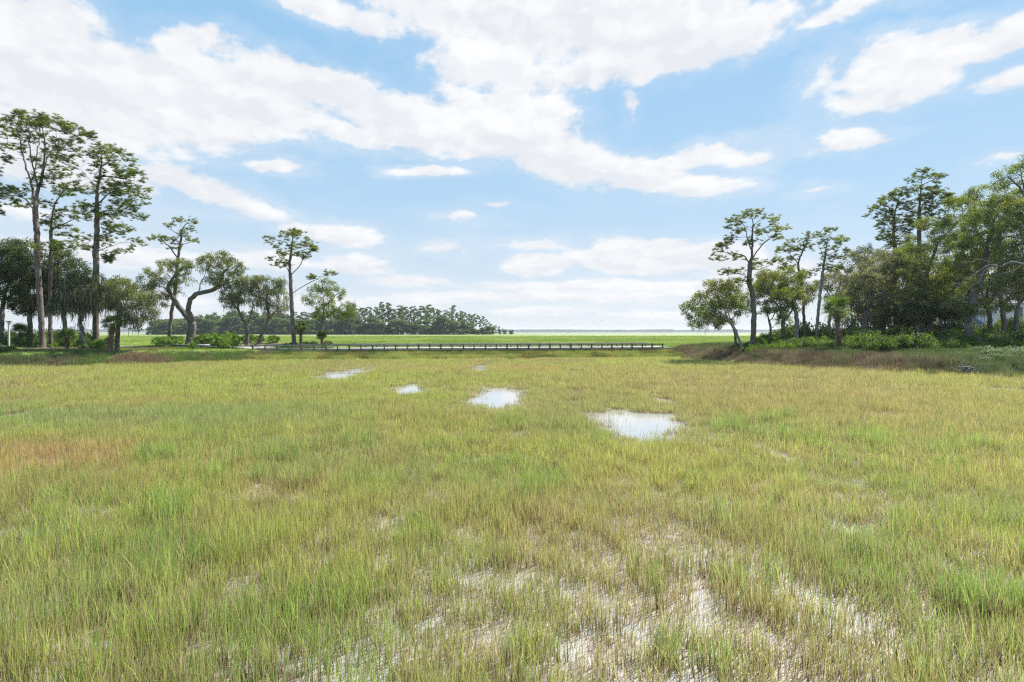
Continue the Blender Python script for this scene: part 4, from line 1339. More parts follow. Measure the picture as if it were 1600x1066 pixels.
tree('oak_tree', 'large olive green oak whose rounded dome fills the right stand below the tallest pine', 'oak tree', 74,
     [[(1455, 540), (1452, 515), (1450, 490), (1446, 460), (1448, 425)], [(1451, 495), (1472, 465), (1490, 435)], [(1446, 462), (1430, 440), (1420, 420)], [(1448, 430), (1464, 400), (1480, 375)], [(1450, 490), (1430, 474), (1412, 466)]],
     [(1446, 398, 30, 18), (1476, 372, 28, 16), (1424, 424, 24, 18), (1466, 424, 32, 20), (1500, 402, 28, 20), (1440, 456, 28, 18), (1484, 458, 32, 18), (1452, 486, 30, 14), (1500, 346, 20, 11), (1510, 436, 20, 18), (1420, 388, 18, 10), (1476, 346, 16, 8), (1452, 350, 16, 9), (1500, 318, 20, 10), (1524, 330, 20, 12), (1430, 496, 26, 10), (1480, 490, 28, 10), (1408, 460, 20, 14)],
     .42, BARK_OAK, FOL_OAK_R, seed=30, dens=1.0, moss=200, attrd=1.2)
tree('oak_tree', 'oak with pale curved trunk at the right edge in front of the white house', 'oak tree', 68,
     [[(1518, 542), (1514, 520), (1512, 500), (1520, 470), (1532, 440)], [(1513, 502), (1500, 480), (1488, 464)], [(1520, 470), (1540, 450), (1560, 440)], [(1532, 440), (1544, 405), (1552, 375)]],
     [(1540, 376, 30, 18), (1570, 360, 28, 20), (1524, 410, 26, 18), (1560, 405, 32, 18), (1590, 400, 26, 22), (1500, 470, 20, 11), (1540, 446, 28, 13), (1576, 444, 26, 13), (1610, 360, 24, 22), (1516, 486, 14, 8), (1560, 425, 26, 14), (1600, 430, 24, 16), (1540, 340, 22, 12), (1510, 380, 20, 14), (1560, 320, 24, 12), (1590, 330, 26, 16), (1534, 300, 16, 8), (1548, 478, 22, 9), (1530, 360, 24, 14)],
     .38, BARK_OAK, FOL_OAK_R, seed=31, dens=.95, moss=180, attrd=1.15)
tree('oak_tree', 'tall oak rising at the far right edge with twiggy leaves against the sky', 'oak tree', 70,
     [[(1640, 545), (1636, 480), (1630, 420), (1615, 360), (1604, 310), (1596, 275)], [(1615, 360), (1590, 330), (1568, 318)], [(1604, 310), (1584, 290), (1562, 280)], [(1630, 420), (1600, 400), (1570, 395)], [(1602, 305), (1618, 280), (1628, 262)]],
     [(1592, 262, 18, 7), (1566, 274, 17, 6), (1608, 248, 14, 7), (1584, 284, 20, 7), (1610, 290, 22, 10), (1566, 314, 24, 9), (1600, 326, 28, 14), (1545, 328, 20, 8), (1580, 348, 26, 12), (1548, 290, 9, 4), (1625, 270, 16, 12)],
     .45, BARK_OAK, FOL_OAK_R, seed=32, dens=.8, attrd=1.1)
tree('dead_tree', 'pale bare dead branches spreading left across the green oaks at the right edge', 'dead tree', 62,
     [[(1700, 552), (1694, 500), (1676, 450), (1650, 424), (1622, 408), (1600, 413), (1582, 409), (1562, 417), (1545, 414), (1524, 428), (1508, 436), (1494, 452)],
      [(1600, 413), (1584, 424), (1570, 428), (1556, 444), (1540, 452), (1528, 470)], [(1562, 417), (1540, 404), (1522, 408), (1505, 402)], [(1622, 408), (1604, 436), (1590, 446), (1566, 468), (1548, 476)], [(1545, 414), (1530, 440), (1518, 450), (1508, 474)]],
     [(1500, 440, 16, 12), (1512, 412, 20, 8), (1516, 466, 18, 12), (1540, 432, 20, 12), (1496, 474, 12, 8), (1560, 460, 22, 14), (1580, 430, 20, 14), (1535, 480, 14, 8)],
       .13, BARK_DEAD, None, seed=33, bare=True, attrd=1.2)
tree('pine_tree', 'pine trunk standing in front of the white house, straight and dark', 'pine tree', 80,
     [[(1571, 540), (1568, 500), (1564, 450), (1562, 400), (1562, 340)], [(1563, 400), (1580, 385), (1592, 380)]],
     [(1562, 335, 22, 9), (1585, 345, 18, 8), (1545, 350, 18, 8), (1565, 360, 22, 8), (1590, 375, 14, 7)],
     .28, BARK_PINE, FOL_PINE, 'pine', seed=34)
tree('oak_tree', 'dark double stemmed oak before the low wing of the white house', 'oak tree', 84,
     [[(1476, 536), (1473, 518), (1470, 500), (1466, 480)], [(1474, 522), (1480, 505), (1490, 486)], [(1466, 480), (1456, 466), (1450, 455)]],
     [(1470, 470, 24, 13), (1494, 474, 22, 12), (1450, 460, 20, 12), (1510, 455, 20, 14), (1480, 445, 28, 14)],
     .18, BARK_OAK, FOL_OAK_D, seed=35, moss=50)
tree('oak_tree', 'dark oak at the far right, its trunk before the tall white house wall', 'oak tree', 82,
     [[(1588, 540), (1588, 510), (1590, 480), (1596, 450)], [(1589, 490), (1574, 470), (1560, 455)], [(1590, 478), (1606, 462), (1620, 450)]],
     [(1596, 436, 26, 15), (1568, 450, 18, 11), (1616, 450, 22, 16), (1592, 462, 20, 8), (1630, 480, 20, 14)],
     .3, BARK_OAK, FOL_OAK_D, seed=36, moss=50)

tree('oak_tree', 'shaded oak far back in the right stand between the thin pines and the grey oaks', 'oak tree', 94,
     [[(1335, 534), (1334, 510), (1330, 485), (1336, 460)], [(1333, 500), (1348, 480), (1360, 466)], [(1330, 490), (1316, 478), (1304, 470)]],
     [(1330, 468, 22, 12), (1352, 478, 20, 12), (1310, 480, 18, 10), (1340, 446, 20, 12), (1372, 492, 18, 9)],
     .3, BARK_OAK, FOL_OAK, seed=37, moss=30)
tree('oak_tree', 'green oak behind the pair of tall pines, filling the gap under their needles', 'oak tree', 92,
     [[(1420, 534), (1420, 500), (1416, 460), (1420, 420)], [(1418, 470), (1436, 446), (1450, 430)], [(1416, 460), (1400, 440), (1386, 430)]],
     [(1420, 398, 24, 14), (1396, 412, 22, 13), (1444, 410, 24, 14), (1410, 440, 28, 16), (1450, 440, 24, 16), (1430, 372, 16, 8), (1376, 400, 16, 9), (1432, 478, 26, 12)],
     .32, BARK_OAK, FOL_OAK, seed=38)
tree('oak_tree', 'broad green oak close to the right edge, hiding most of the house roof', 'oak tree', 86,
     [[(1548, 536), (1547, 505), (1543, 470), (1546, 430)], [(1545, 480), (1562, 455), (1576, 436)], [(1543, 468), (1528, 448), (1514, 436)]],
     [(1546, 404, 26, 14), (1570, 420, 26, 14), (1524, 424, 24, 13), (1592, 436, 24, 14), (1550, 440, 28, 13), (1580, 452, 26, 9), (1528, 456, 22, 11), (1612, 456, 20, 12), (1560, 382, 18, 10)],
     .3, BARK_OAK, FOL_OAK_R, seed=39)
tree('oak_tree', 'small leafy oak between the dark trunked pine and the pale forked oak', 'oak tree', 78,
     [[(1203, 536), (1204, 515), (1200, 492), (1196, 474)], [(1202, 505), (1214, 488), (1224, 478)]],
     [(1196, 462, 18, 9), (1214, 470, 16, 9), (1184, 474, 14, 8), (1226, 482, 12, 7), (1202, 486, 16, 7)],
     .14, BARK_OAK, FOL_OAK_Y, seed=40, dens=.9)

tree('oak_tree', 'grey green oak behind the broad grey oak, above the low curved limb', 'oak tree', 89,
     [[(1366, 534), (1366, 505), (1362, 470), (1366, 440)], [(1364, 485), (1384, 462), (1398, 446)], [(1362, 470), (1346, 450), (1334, 436)]],
     [(1366, 412, 20, 12), (1348, 430, 20, 13), (1386, 430, 22, 14), (1366, 452, 28, 14), (1400, 472, 22, 14), (1336, 462, 16, 12), (1376, 492, 26, 10)],
     .28, BARK_OAK, FOL_OAK_G, seed=50)
tree('oak_tree', 'green oak behind the olive dome, its crown touching the tall oak at the edge', 'oak tree', 87,
     [[(1500, 534), (1500, 495), (1496, 450), (1502, 400), (1506, 350)], [(1498, 470), (1516, 440), (1530, 420)], [(1497, 440), (1480, 410), (1470, 390)], [(1503, 390), (1524, 360), (1540, 340)]],
     [(1500, 316, 20, 9), (1526, 336, 20, 12), (1490, 348, 20, 12), (1512, 374, 26, 14), (1478, 384, 20, 13), (1534, 400, 24, 14), (1500, 416, 28, 14), (1494, 452, 28, 14), (1528, 470, 24, 12), (1500, 492, 26, 9)],
     .36, BARK_OAK, FOL_OAK_R, seed=51)
tree('oak_tree', 'low dark oak whose skirt of leaves nearly reaches the bushes before the house', 'oak tree', 72,
     [[(1436, 540), (1436, 522), (1432, 505), (1438, 486)], [(1434, 512), (1450, 498), (1466, 490)], [(1433, 508), (1418, 496), (1406, 490)]],
     [(1438, 480, 26, 11), (1466, 488, 22, 10), (1408, 488, 20, 9), (1484, 496, 16, 8), (1436, 500, 26, 7)],
     .2, BARK_OAK, FOL_OAK_D, seed=52)

tree('oak_tree', 'sunlit yellow green oak filling the gap over the small dark headed palm', 'oak tree', 77,
     [[(1228, 536), (1226, 514), (1220, 490), (1218, 466)], [(1224, 505), (1240, 486), (1250, 470)], [(1220, 484), (1204, 466), (1196, 452)]],
     [(1212, 436, 22, 11), (1236, 446, 20, 11), (1196, 450, 18, 10), (1220, 462, 24, 11), (1252, 462, 16, 10), (1242, 480, 16, 8), (1190, 428, 12, 6)],
     .2, BARK_OAK, FOL_OAK_Y, seed=53, moss=40)
tree('oak_tree', 'spreading low oak behind the dark trunked pine, foliage down to the bushes', 'oak tree', 76,
     [[(1150, 538), (1148, 518), (1142, 500), (1136, 484)], [(1146, 508), (1130, 500), (1112, 496)], [(1142, 498), (1158, 482), (1166, 470)]],
     [(1130, 478, 22, 9), (1108, 494, 20, 8), (1150, 484, 18, 9), (1094, 484, 14, 7), (1128, 504, 20, 7), (1162, 462, 14, 9), (1142, 460, 18, 9)],
     .17, BARK_OAK, FOL_OAK_R, seed=54, moss=40)

# ------------------------------------------------------------------ palms and low plants
cabbage_palm('stout palm with shaggy boot-covered stem at the right end of the left stand', 172, 549, 508, 69, 1.5, 41, trunk_r=.27, lean=.35)
cabbage_palm('palm with round green head and hanging dead fronds before the right stand', 1311, 543, 486, 66, 2.0, 42, trunk_r=.24, lean=-.35)
cabbage_palm('small dark headed palm behind the bushes, right of the dark trunked pine', 1223, 530, 503, 82, 1.5, 43, dead=False, trunk_r=.14)
cabbage_palm('short palm leaning against the foot of the lone middle pine', 470, 537, 513, 87, 1.3, 44, trunk_r=.15)
cabbage_palm('very small palm at the foot of the light green middle oak', 503, 539, 526, 85, 1.0, 45, dead=False, trunk_r=.11)
cabbage_palm('low palm under the mossy oak of the left stand', 105, 548, 528, 72, 1.5, 46, dead=False, trunk_r=.2)
cabbage_palm('palm head showing between the trunks at the far left', 32, 545, 520, 78, 1.5, 47, dead=False, trunk_r=.16)

PALMETTO = 'palmetto shrubs under the trees of the causeway'
def bed(n, px0, px1, y0, y1, name, label, cat, group, fols, stems, part, s0, s1, sz=1.0, rs=None, zmin=.7, mind=.9, dz=0.0):
    r = random.Random(rs); done = []; tries = 0
    while len(done) < n and tries < n * 60:
        tries += 1
        Y = r.uniform(y0, y1); x = PX(r.uniform(px0, px1), Y)
        if gh(x, Y) < zmin or any((x - a) ** 2 + (Y - b) ** 2 < mind ** 2 for a, b in done): continue
        done.append((x, Y))
        lab = label(x, Y) if callable(label) else label
        shrub(name, lab, cat, group, fols[r.randrange(len(fols))], stems[r.randrange(len(stems))], part, x, Y, r.uniform(s0, s1), sz * r.uniform(.85, 1.2), dz=dz)

bed(13, 244, 285, 89.5, 93, 'palmetto_shrub', 'bright palmetto fans around the leaning thin pine', 'shrub', 'palmettos left of the forked oak', SAW, SAW_STEM, 'fronds', 1.0, 1.5, rs=1)
bed(26, 305, 372, 88, 92, 'palmetto_shrub', 'green palmetto fans right of the forked oak', 'shrub', 'palmettos right of the forked oak', SAW, SAW_STEM, 'fronds', 1.1, 1.6, rs=2)
bed(16, 372, 438, 88, 92, 'palmetto_shrub', 'low palmetto fans under the two leaning middle oaks', 'shrub', 'palmettos under the middle oaks', SAW, SAW_STEM, 'fronds', .8, 1.3, rs=3)
bed(7, 332, 368, 78.5, 81, 'palmetto_shrub', 'palmetto fans beside the end of the pale path', 'shrub', 'palmettos by the path', SAW, SAW_STEM, 'fronds', 1.0, 1.5, rs=4)
bed(2, 299, 304, 76, 77, 'palmetto_shrub', 'palmetto clump standing on the lawn in front of the pale path', 'shrub', 'palmettos on the lawn', SAW, SAW_STEM, 'fronds', .7, .9, rs=5, mind=.3)
bed(1, 262, 264, 77, 78, 'palmetto_shrub', 'little scruffy palmetto on the lawn edge left of the palmetto clump', 'shrub', None, SAW, SAW_STEM, 'fronds', .6, .7, rs=6)
bed(7, 440, 565, 86, 90, 'low_bush', 'low dark bush in the planting bed behind the timber rail', 'bush', 'bushes behind the timber rail', BUSH_D, BSTEM, 'foliage', .5, .8, rs=7)
bed(16, 128, 170, 70, 75, 'palmetto_shrub', 'dark palmetto fans at the foot of the rounded pine', 'shrub', 'palmettos in the left stand', SAW, SAW_STEM, 'fronds', .9, 1.5, rs=8)
bed(12, -20, 135, 84, 90, 'tall_shrub', 'tall dark shrub in the background between the trunks of the left stand', 'shrub', 'tall shrubs behind the left trunks', BUSH_D, BSTEM, 'foliage', 1.6, 2.6, sz=1.3, rs=22, mind=1.6)
bed(14, -10, 126, 76, 84, 'palmetto_shrub', 'palmetto fans in shade between the left trunks', 'shrub', 'palmettos in the left shade', SAW, SAW_STEM, 'fronds', .9, 1.5, rs=9)
bed(7, -40, 14, 64, 70, 'low_bush', 'grey green bush at the left edge of the photo by the post', 'bush', 'bushes at the left edge', BUSH_S + BUSH_D, BSTEM, 'foliage', .9, 1.3, rs=10)

bed(34, 1165, 1345, 67, 73, 'green_bush', 'bright green bush under the front trees of the right stand', 'bush', 'bright bushes of the right stand', BUSH_G + BUSH_D[:2], BSTEM, 'foliage', .7, 1.7, sz=1.1, rs=11, mind=1.0)
bed(24, 1180, 1400, 73, 80, 'palmetto_shrub', 'palmetto fans among the trunks of the right stand', 'shrub', 'palmettos of the right stand', SAW, SAW_STEM, 'fronds', 1.1, 1.7, rs=12, mind=1.1)
bed(34, 1340, 1620, 60, 68, 'green_bush', 'leafy bush at the foot of the big right oaks', 'bush', 'bushes below the right oaks', BUSH_G + BUSH_D, BSTEM, 'foliage', 1.3, 2.0, sz=1.15, rs=13, mind=1.1)
bed(26, 1360, 1640, 69, 80, 'dark_bush', 'tall dark bush in the shade before the white house', 'bush', 'shaded bushes before the white house', BUSH_D, BSTEM, 'foliage', 1.4, 2.2, sz=1.35, rs=14, mind=1.2)
bed(30, 1225, 1600, 84, 93, 'tall_shrub', 'tall dark shrub in the background between the trunks of the right stand', 'shrub', 'tall shrubs behind the right trunks', BUSH_D, BSTEM, 'foliage', 2.0, 3.0, sz=1.5, rs=21, mind=1.4)
bed(14, 1535, 1640, 51, 57, 'silver_bush', 'silvery trailing bush at the marsh edge on the far right', 'bush', 'silvery bushes at the right marsh edge', BUSH_S, BSTEM, 'foliage', .8, 1.2, sz=.8, rs=15, mind=.9, zmin=.4)
bed(10, 1120, 1180, 72, 78, 'dark_bush', 'low dark bush at the tip of the right point', 'bush', 'bushes on the tip of the right point', BUSH_D, BSTEM, 'foliage', .6, .95, rs=16, zmin=.8)

# ------------------------------------------------------------------ rushes and rough grass along the shores
M_rush, t, out = material('rush')
hh = attr(t, 'h'); rr = attr(t, 'r'); tint = attr(t, 'tint', 'INSTANCER', 'Color')
colr = t.mix(rr, t.mix(1.0, tint, (.7, .7, .7), 'MULTIPLY'), t.mix(1.0, tint, (1.4, 1.35, 1.3), 'MULTIPLY'))
leafy(t, out, colr, .3, .6, .2)
rush_src = source_set('rush_tuft', [tuft_mesh('rush_tuft', M_rush, 60, .5, .6, 1.15, .022, .13, 800 + i, seg=2) for i in range(5)])
lawn_src = source_set('lawn_tuft', [tuft_mesh('lawn_tuft', M_rush, 60, .55, .06, .17, .03, .5, 820 + i, seg=1) for i in range(4)])


def shore_points(n, x0, x1, y0, y1, fn, seed):
    r = np.random.default_rng(seed)
    x = r.uniform(x0, x1, n); y = r.uniform(y0, y1, n)
    z = ground_h(x, y)
    keep, col_, sc = fn(x, y, z, r)
    m = int(keep.sum())
    rot = np.stack([r.normal(0, .06, m), r.normal(0, .06, m), r.uniform(0, 6.283, m)], -1)
    scl = np.stack([np.ones(m), np.ones(m), sc[keep] * r.uniform(.75, 1.25, m)], -1)
    c = col_[keep] * r.uniform(.75, 1.25, (m, 1))
    return np.stack([x[keep], y[keep], z[keep] - .02], -1), rot, scl, np.concatenate([c, np.ones((m, 1))], 1)


def f_right(x, y, z, r):
    n_ = vnoise(x / 3, y / 2, 5, 3)
    brown = np.array([.22, .165, .10]); pink = np.array([.31, .255, .165]); green = np.array([.13, .19, .06])
    f = sstep(.4, .65, n_)[:, None]
    c = brown * (1 - f) + pink * f
    gmix = np.clip(sstep(1.0, 1.6, z + (n_ - .5) * .9) * .85 + .5 * sstep(.5, .7, vnoise(x / 1.5, y / 1.1, 15, 3)), 0, .9)[:, None]
    c = c * (1 - gmix) + green * gmix
    gm2 = (sstep(36, 41, x) * sstep(58, 50, y))[:, None] * .8
    c = c * (1 - gm2) + np.array([.16, .22, .08]) * gm2
    keep = (z > .10) & (poly_sd(RIGHT, x, y) < 13)
    return keep & (r.uniform(0, 1, len(x)) > sstep(1.0, 1.7, z) * .6), c * r.uniform(.6, 1.3, (len(x), 1)), .45 + .35 * sstep(.1, .8, z) - .4 * sstep(1.0, 1.7, z)

def f_left(x, y, z, r):
    n_ = vnoise(x / 3, y / 2, 6, 3)
    brown = np.array([.24, .17, .11]); green = np.array([.15, .23, .06]); dgreen = np.array([.09, .13, .05])
    f = sstep(.35, .7, n_)[:, None]
    c = green * (1 - f) + brown * f
    g_ = sstep(-46, -54, x)[:, None] * .75
    c = c * (1 - g_) + dgreen * g_
    keep = (z > .10) & (y < 84) & (z < 1.62 - .35 * sstep(-46, -40, x)) & (r.uniform(0, 1, len(x)) > sstep(.9, 1.5, z) * .75)
    return keep, c, .62 - .3 * sstep(.5, 1.3, z)

def f_lawn(x, y, z, r):
    n_ = vnoise(x / 4, y / 3, 16, 3)
    a_ = np.array([.17, .29, .045]); b_ = np.array([.30, .36, .08])
    f = sstep(.35, .7, n_)[:, None]
    mulch_ = np.clip(np.exp(-(((x + 60) / 15) ** 4 + ((y - 74) / 5) ** 4)) + np.exp(-(((x + 38) / 16) ** 4 + ((y - 91) / 4.5) ** 4)), 0, 1)
    keep = (z > .9) & (r.uniform(0, 1, len(x)) > mulch_ * .95) & ~on_path(x, y, .3)
    return keep, a_ * (1 - f) + b_ * f, np.full(len(x), 1.0)

PATH = [(-140, 112), (-100, 101), (-78, 95), (-58, 90), (-44, 85), (-35.5, 82.2)]
def on_path(x, y, mg=0.0):
    d = np.full(np.shape(x), 1e9)
    for (ax, ay), (bx, by) in zip(PATH[:-1], PATH[1:]):
        ex, ey = bx - ax, by - ay
        t_ = np.clip(((x - ax) * ex + (y - ay) * ey) / (ex * ex + ey * ey), 0, 1)
        d = np.minimum(d, np.hypot(x - ax - t_ * ex, y - ay - t_ * ey))
    return d < 3.0 + mg

def sc2(name, data, src, ns, label, cat):
    return scatter(name, *data, R.integers(0, ns, len(data[0])), src, label, cat)
sc2('shore_rush', shore_points(36000, 20, 75, 36, 98, f_right, 1), rush_src, 5, 'dead brown and pinkish rushes along the marsh edge of the right stand', 'rushes')
sc2('shore_rush', shore_points(22000, -95, -17, 50, 84, f_left, 2), rush_src, 5, 'mixed green and brown rough grass along the marsh edge below the lawn', 'rushes')
sc2('lawn_grass', shore_points(30000, -110, -16, 56, 110, f_lawn, 3), lawn_src, 4, 'short bright green lawn around the pale path on the left', 'lawn')
sc2('shore_rush', shore_points(26000, -36, 25, 72, 89, lambda x, y, z, r: ((y < 78.75 + (x + 36) * .155) & (y > 74.0 + (x + 36) * .155) & (z < .3), np.array([.34, .40, .11]) * (1 - .45 * sstep(.4, .65, vnoise(x / 2.5, y / 1.2, 44, 3)))[:, None] + np.array([.10, .04, .02]) * sstep(.4, .65, vnoise(x / 2, y, 45, 3))[:, None], np.where(y > 76.6 + (x + 36) * .155, 1.0, .7)), 4), rush_src, 5,
    'green grass fringe directly in front of the timber rail', 'grass')

# beyond the causeway: bright marsh
def f_far(x, y, z, r):
    n_ = vnoise(x / 14, y / 20, 26, 4)
    a_ = np.array([.28, .38, .08]); b_ = np.array([.42, .48, .13])
    f = sstep(.35, .65, n_)[:, None]
    hh_ = far_h(x, y)
    keep = (z < .3) & (vnoise(x / 30, y / 9, 66, 3) < .70) & (np.abs(x) < y * .95) & (r.uniform(0, 1, len(x)) > sstep(170, 400, y) * .75)
    return keep, a_ * (1 - f) + b_ * f, np.full(len(x), 1.0)
farm = shore_points(110000, -330, 330, 92, 400, f_far, 5)
farm = tuple(q_[channel(farm[0][:, 0], farm[0][:, 1]) < .15] for q_ in farm)
farm[0][:, 2] = ground_all(farm[0][:, 0], farm[0][:, 1]) - .03
far2_src = source_set('meadow_tuft', [tuft_mesh('meadow_tuft', M_rush, 90, 1.1, .3, .6, .05, .12, 840 + i, seg=1) for i in range(4)])
sc2('far_marsh_grass', farm, far2_src, 4, 'bright green open marsh beyond the causeway reaching to the water', 'grass')

# ------------------------------------------------------------------ pale path and the timber railed causeway
M_path, t, out = material('path_surface')
p = pos(t)
n_ = t.noise(p, 3, 6, .6)
principled(t, out, t.mix(n_, (.26, .23, .205), (.44, .405, .37)), .9, .2, bump=n_, bstr=.3, bdist=.01)
V = []; n = 60
pp = np.array(PATH, float)
seglen = np.r_[0, np.cumsum(np.hypot(*np.diff(pp, axis=0).T))]
ss = np.linspace(0, seglen[-1], n)
cx = np.interp(ss, seglen, pp[:, 0]); cy = np.interp(ss, seglen, pp[:, 1])
tx = np.gradient(cx); ty = np.gradient(cy); ln_ = np.hypot(tx, ty); tx /= ln_; ty /= ln_
NW = 7
for i in range(n):
    for j in range(NW):
        o_ = (j / (NW - 1) - .5) * 5.6
        x_, y_ = cx[i] - ty[i] * o_, cy[i] + tx[i] * o_
        V.append((x_, y_, 0))
V = np.array(V)
gz_ = ground_h(V[:, 0], V[:, 1]).reshape(n, NW)
zc = gz_.max(1)
zc = np.convolve(np.r_[[zc[0]] * 3, zc, [zc[-1]] * 3], np.ones(7) / 7, 'valid') + .05
zc = np.where(np.arange(n) > n - 8, np.minimum(zc, np.interp(np.arange(n), [n - 8, n - 1], [zc[n - 8], 1.56])), zc)
V[:, 2] = np.repeat(zc, NW)
top = V.copy(); bot = V.copy(); bot[:, 2] -= .8
ii = np.arange(n * NW).reshape(n, NW)
Q = np.stack([ii[:-1, :-1], ii[1:, :-1], ii[1:, 1:], ii[:-1, 1:]], -1).reshape(-1, 4)
side = []
for j in (0, NW - 1):
    side.append(np.stack([ii[:-1, j], ii[1:, j], ii[1:, j] + n * NW, ii[:-1, j] + n * NW], -1))
tag(link('path', mesh_np('path', np.concatenate([top, bot]), [Q] + side, M_path)), 'pale sandy path running from the left woods to the causeway', 'path', kind='structure')

# causeway axis: front edge of the deck from A to B
A_, B_ = Vector((-36.0, 79.2, 0)), Vector((23.6, 88.45, 0))
ax_ = (B_ - A_).normalized(); nx_ = Vector((-ax_.y, ax_.x, 0))
LEN = (B_ - A_).length
DZ = 1.47
M_wood, t, out = material('weathered_timber')
tco = t.n('ShaderNodeTexCoord').outputs['Object']
n_ = t.noise(t.vm('MULTIPLY', tco, (1.5, 14, 14)), 1.0, 5, .6)
principled(t, out, t.mix(n_, (.20, .175, .15), (.44, .41, .37)), .9, .2, bump=n_, bstr=.4, bdist=.01)
M_dwood, t, out = material('dark_tarred_timber')
tco = t.n('ShaderNodeTexCoord').outputs['Object']
n_ = t.noise(t.vm('MULTIPLY', tco, (9, 9, 3)), 1.0, 5, .6)
principled(t, out, t.mix(n_, (.085, .07, .058), (.22, .19, .16)), .9, .2, bump=n_, bstr=.4, bdist=.01)

root = empty('causeway_bridge', A_, math.atan2(ax_.y, ax_.x))
tag(root, 'long low causeway with pale deck and dark timber rails crossing the marsh', 'bridge')
W_ = 6.4
mb = MB(); mb.box(-2.5, LEN + 1.5, 0, W_, DZ - .25, DZ)
mb.build('deck', M_path, root)
mb = MB(); mb.box(-1.5, LEN + 1, .25, W_ - .25, -.4, DZ - .253)
mb.build('embankment', M_ground, root)
def rail_side(y_, sgn):
    mb = MB()
    k = 0.0
    while k < LEN:
        l = min(4.5, LEN - k)
        mb.box(k + .01, k + l - .01, y_ - .05, y_ + .05, DZ + .40 + random.uniform(-.01, .01), DZ + .60 + random.uniform(-.01, .01)); k += 4.5
    mb.build('rail', M_wood, root)
    mb = MB(); mb.box(-.5, LEN, y_ - .13, y_ + .09, DZ - .22, DZ + .06)
    mb.build('edge_beam', M_wood, root)
rail_side(-.10, 1)
rail_side(W_ + .10, -1)
npost = int(LEN / 1.62)
r_ = random.Random(3)
for i in range(npost + 1):
    mb = MB(); u = i * 1.62 + r_.uniform(-.04, .04)
    wd = .15 if i % 2 else .22
    mb.box(u - wd / 2, u + wd / 2, -.36, -.155, -.5, DZ + .62 + r_.uniform(-.03, .05))
    mb.build('post', M_dwood, root, bevel=.012)
for i in range(0, npost + 1):
    mb = MB(); u = i * 1.62 + r_.uniform(-.04, .04)
    mb.box(u - .1, u + .1, W_ + .155, W_ + .34, -.5, DZ + .62 + r_.uniform(-.03, .05))
    mb.build('post', M_dwood, root)

# ------------------------------------------------------------------ wooden post, leaning stick, driftwood
M_post, t, out = material('pale_post_wood')
tco = t.n('ShaderNodeTexCoord').outputs['Object']
n_ = t.noise(t.vm('MULTIPLY', tco, (12, 12, 2)), 1.0, 5, .6)
principled(t, out, t.mix(n_, (.36, .31, .26), (.62, .57, .50)), .85, .2, bump=n_, bstr=.3, bdist=.01)
x, y = PX(14, 71.5), 71.5; z = gh(x, y)
root = empty('wooden_post', (x, y, z)); tag(root, 'pale wooden post with a short dark crosspiece on top at the far left', 'post')
mb = MB(); mb.box(-.08, .08, -.08, .08, -.2, 3.35); mb.build('shaft', M_post, root, bevel=.012)
mb = MB(); mb.box(-.36, .36, -.09, .09, 3.353, 3.46); mb.obox((-.3, 0, 3.30), (-.085, 0, 3.0), .05, .05); mb.obox((.3, 0, 3.30), (.085, 0, 3.0), .05, .05)
mb.build('crosspiece', M_dwood, root)

x, y = PX(141, 69.0), 69.0; z = gh(x, y)
mb = MB()
pts = [(0, 0, -.1), (-.35, .1, .45), (-.75, .15, 1.15), (-1.1, .1, 1.9), (-1.35, .05, 2.7), (-1.45, 0, 3.4)]
mb.tube(pts, [.07, .065, .06, .055, .045, .03], 7)
mb.tube([(-1.1, .1, 1.9), (-1.0, .2, 2.4), (-.8, .25, 2.8)], [.03, .022, .012], 5)
o = mb.build('fallen_branch', BARK_GREY, None, (x, y, z), smooth=True)
tag(o, 'pale bare branch leaning diagonally in the left stand near the palm stump', 'branch')

root_xy = (PX(1515, 49.5), 49.5)
mb = MB(); r_ = random.Random(12)
for i in range(16):
    a = r_.uniform(-.5, .5) + (math.pi if r_.random() < .4 else 0); l = r_.uniform(.6, 1.7)
    p0 = Vector((r_.uniform(-.8, .8), r_.uniform(-.4, .4), r_.uniform(0, .35)))
    pts = [p0]; d = Vector((math.cos(a), math.sin(a) * .6, r_.uniform(-.05, .45)))
    for k in range(5):
        d = (d + Vector((r_.uniform(-.25, .25), r_.uniform(-.25, .25), r_.uniform(-.2, .25)))).normalized(); pts.append(pts[-1] + d * l / 5)
    for q_ in pts: q_.z = max(q_.z, .02)
    mb.tube(pts, [.075 * (1 - k / 6.5) for k in range(6)], 6)
    if r_.random() < .8:
        q_ = pts[3]; mb.tube([q_, q_ + Vector((r_.uniform(-.2, .2), .1, .22)), q_ + Vector((r_.uniform(-.4, .4), .1, .5))], [.03, .02, .01], 5)
o = mb.build('driftwood', BARK_DEAD, None, (*root_xy, max(gh(*root_xy), 0) + .28), smooth=True)
tag(o, 'heap of tangled grey driftwood branches at the right marsh edge', 'driftwood')

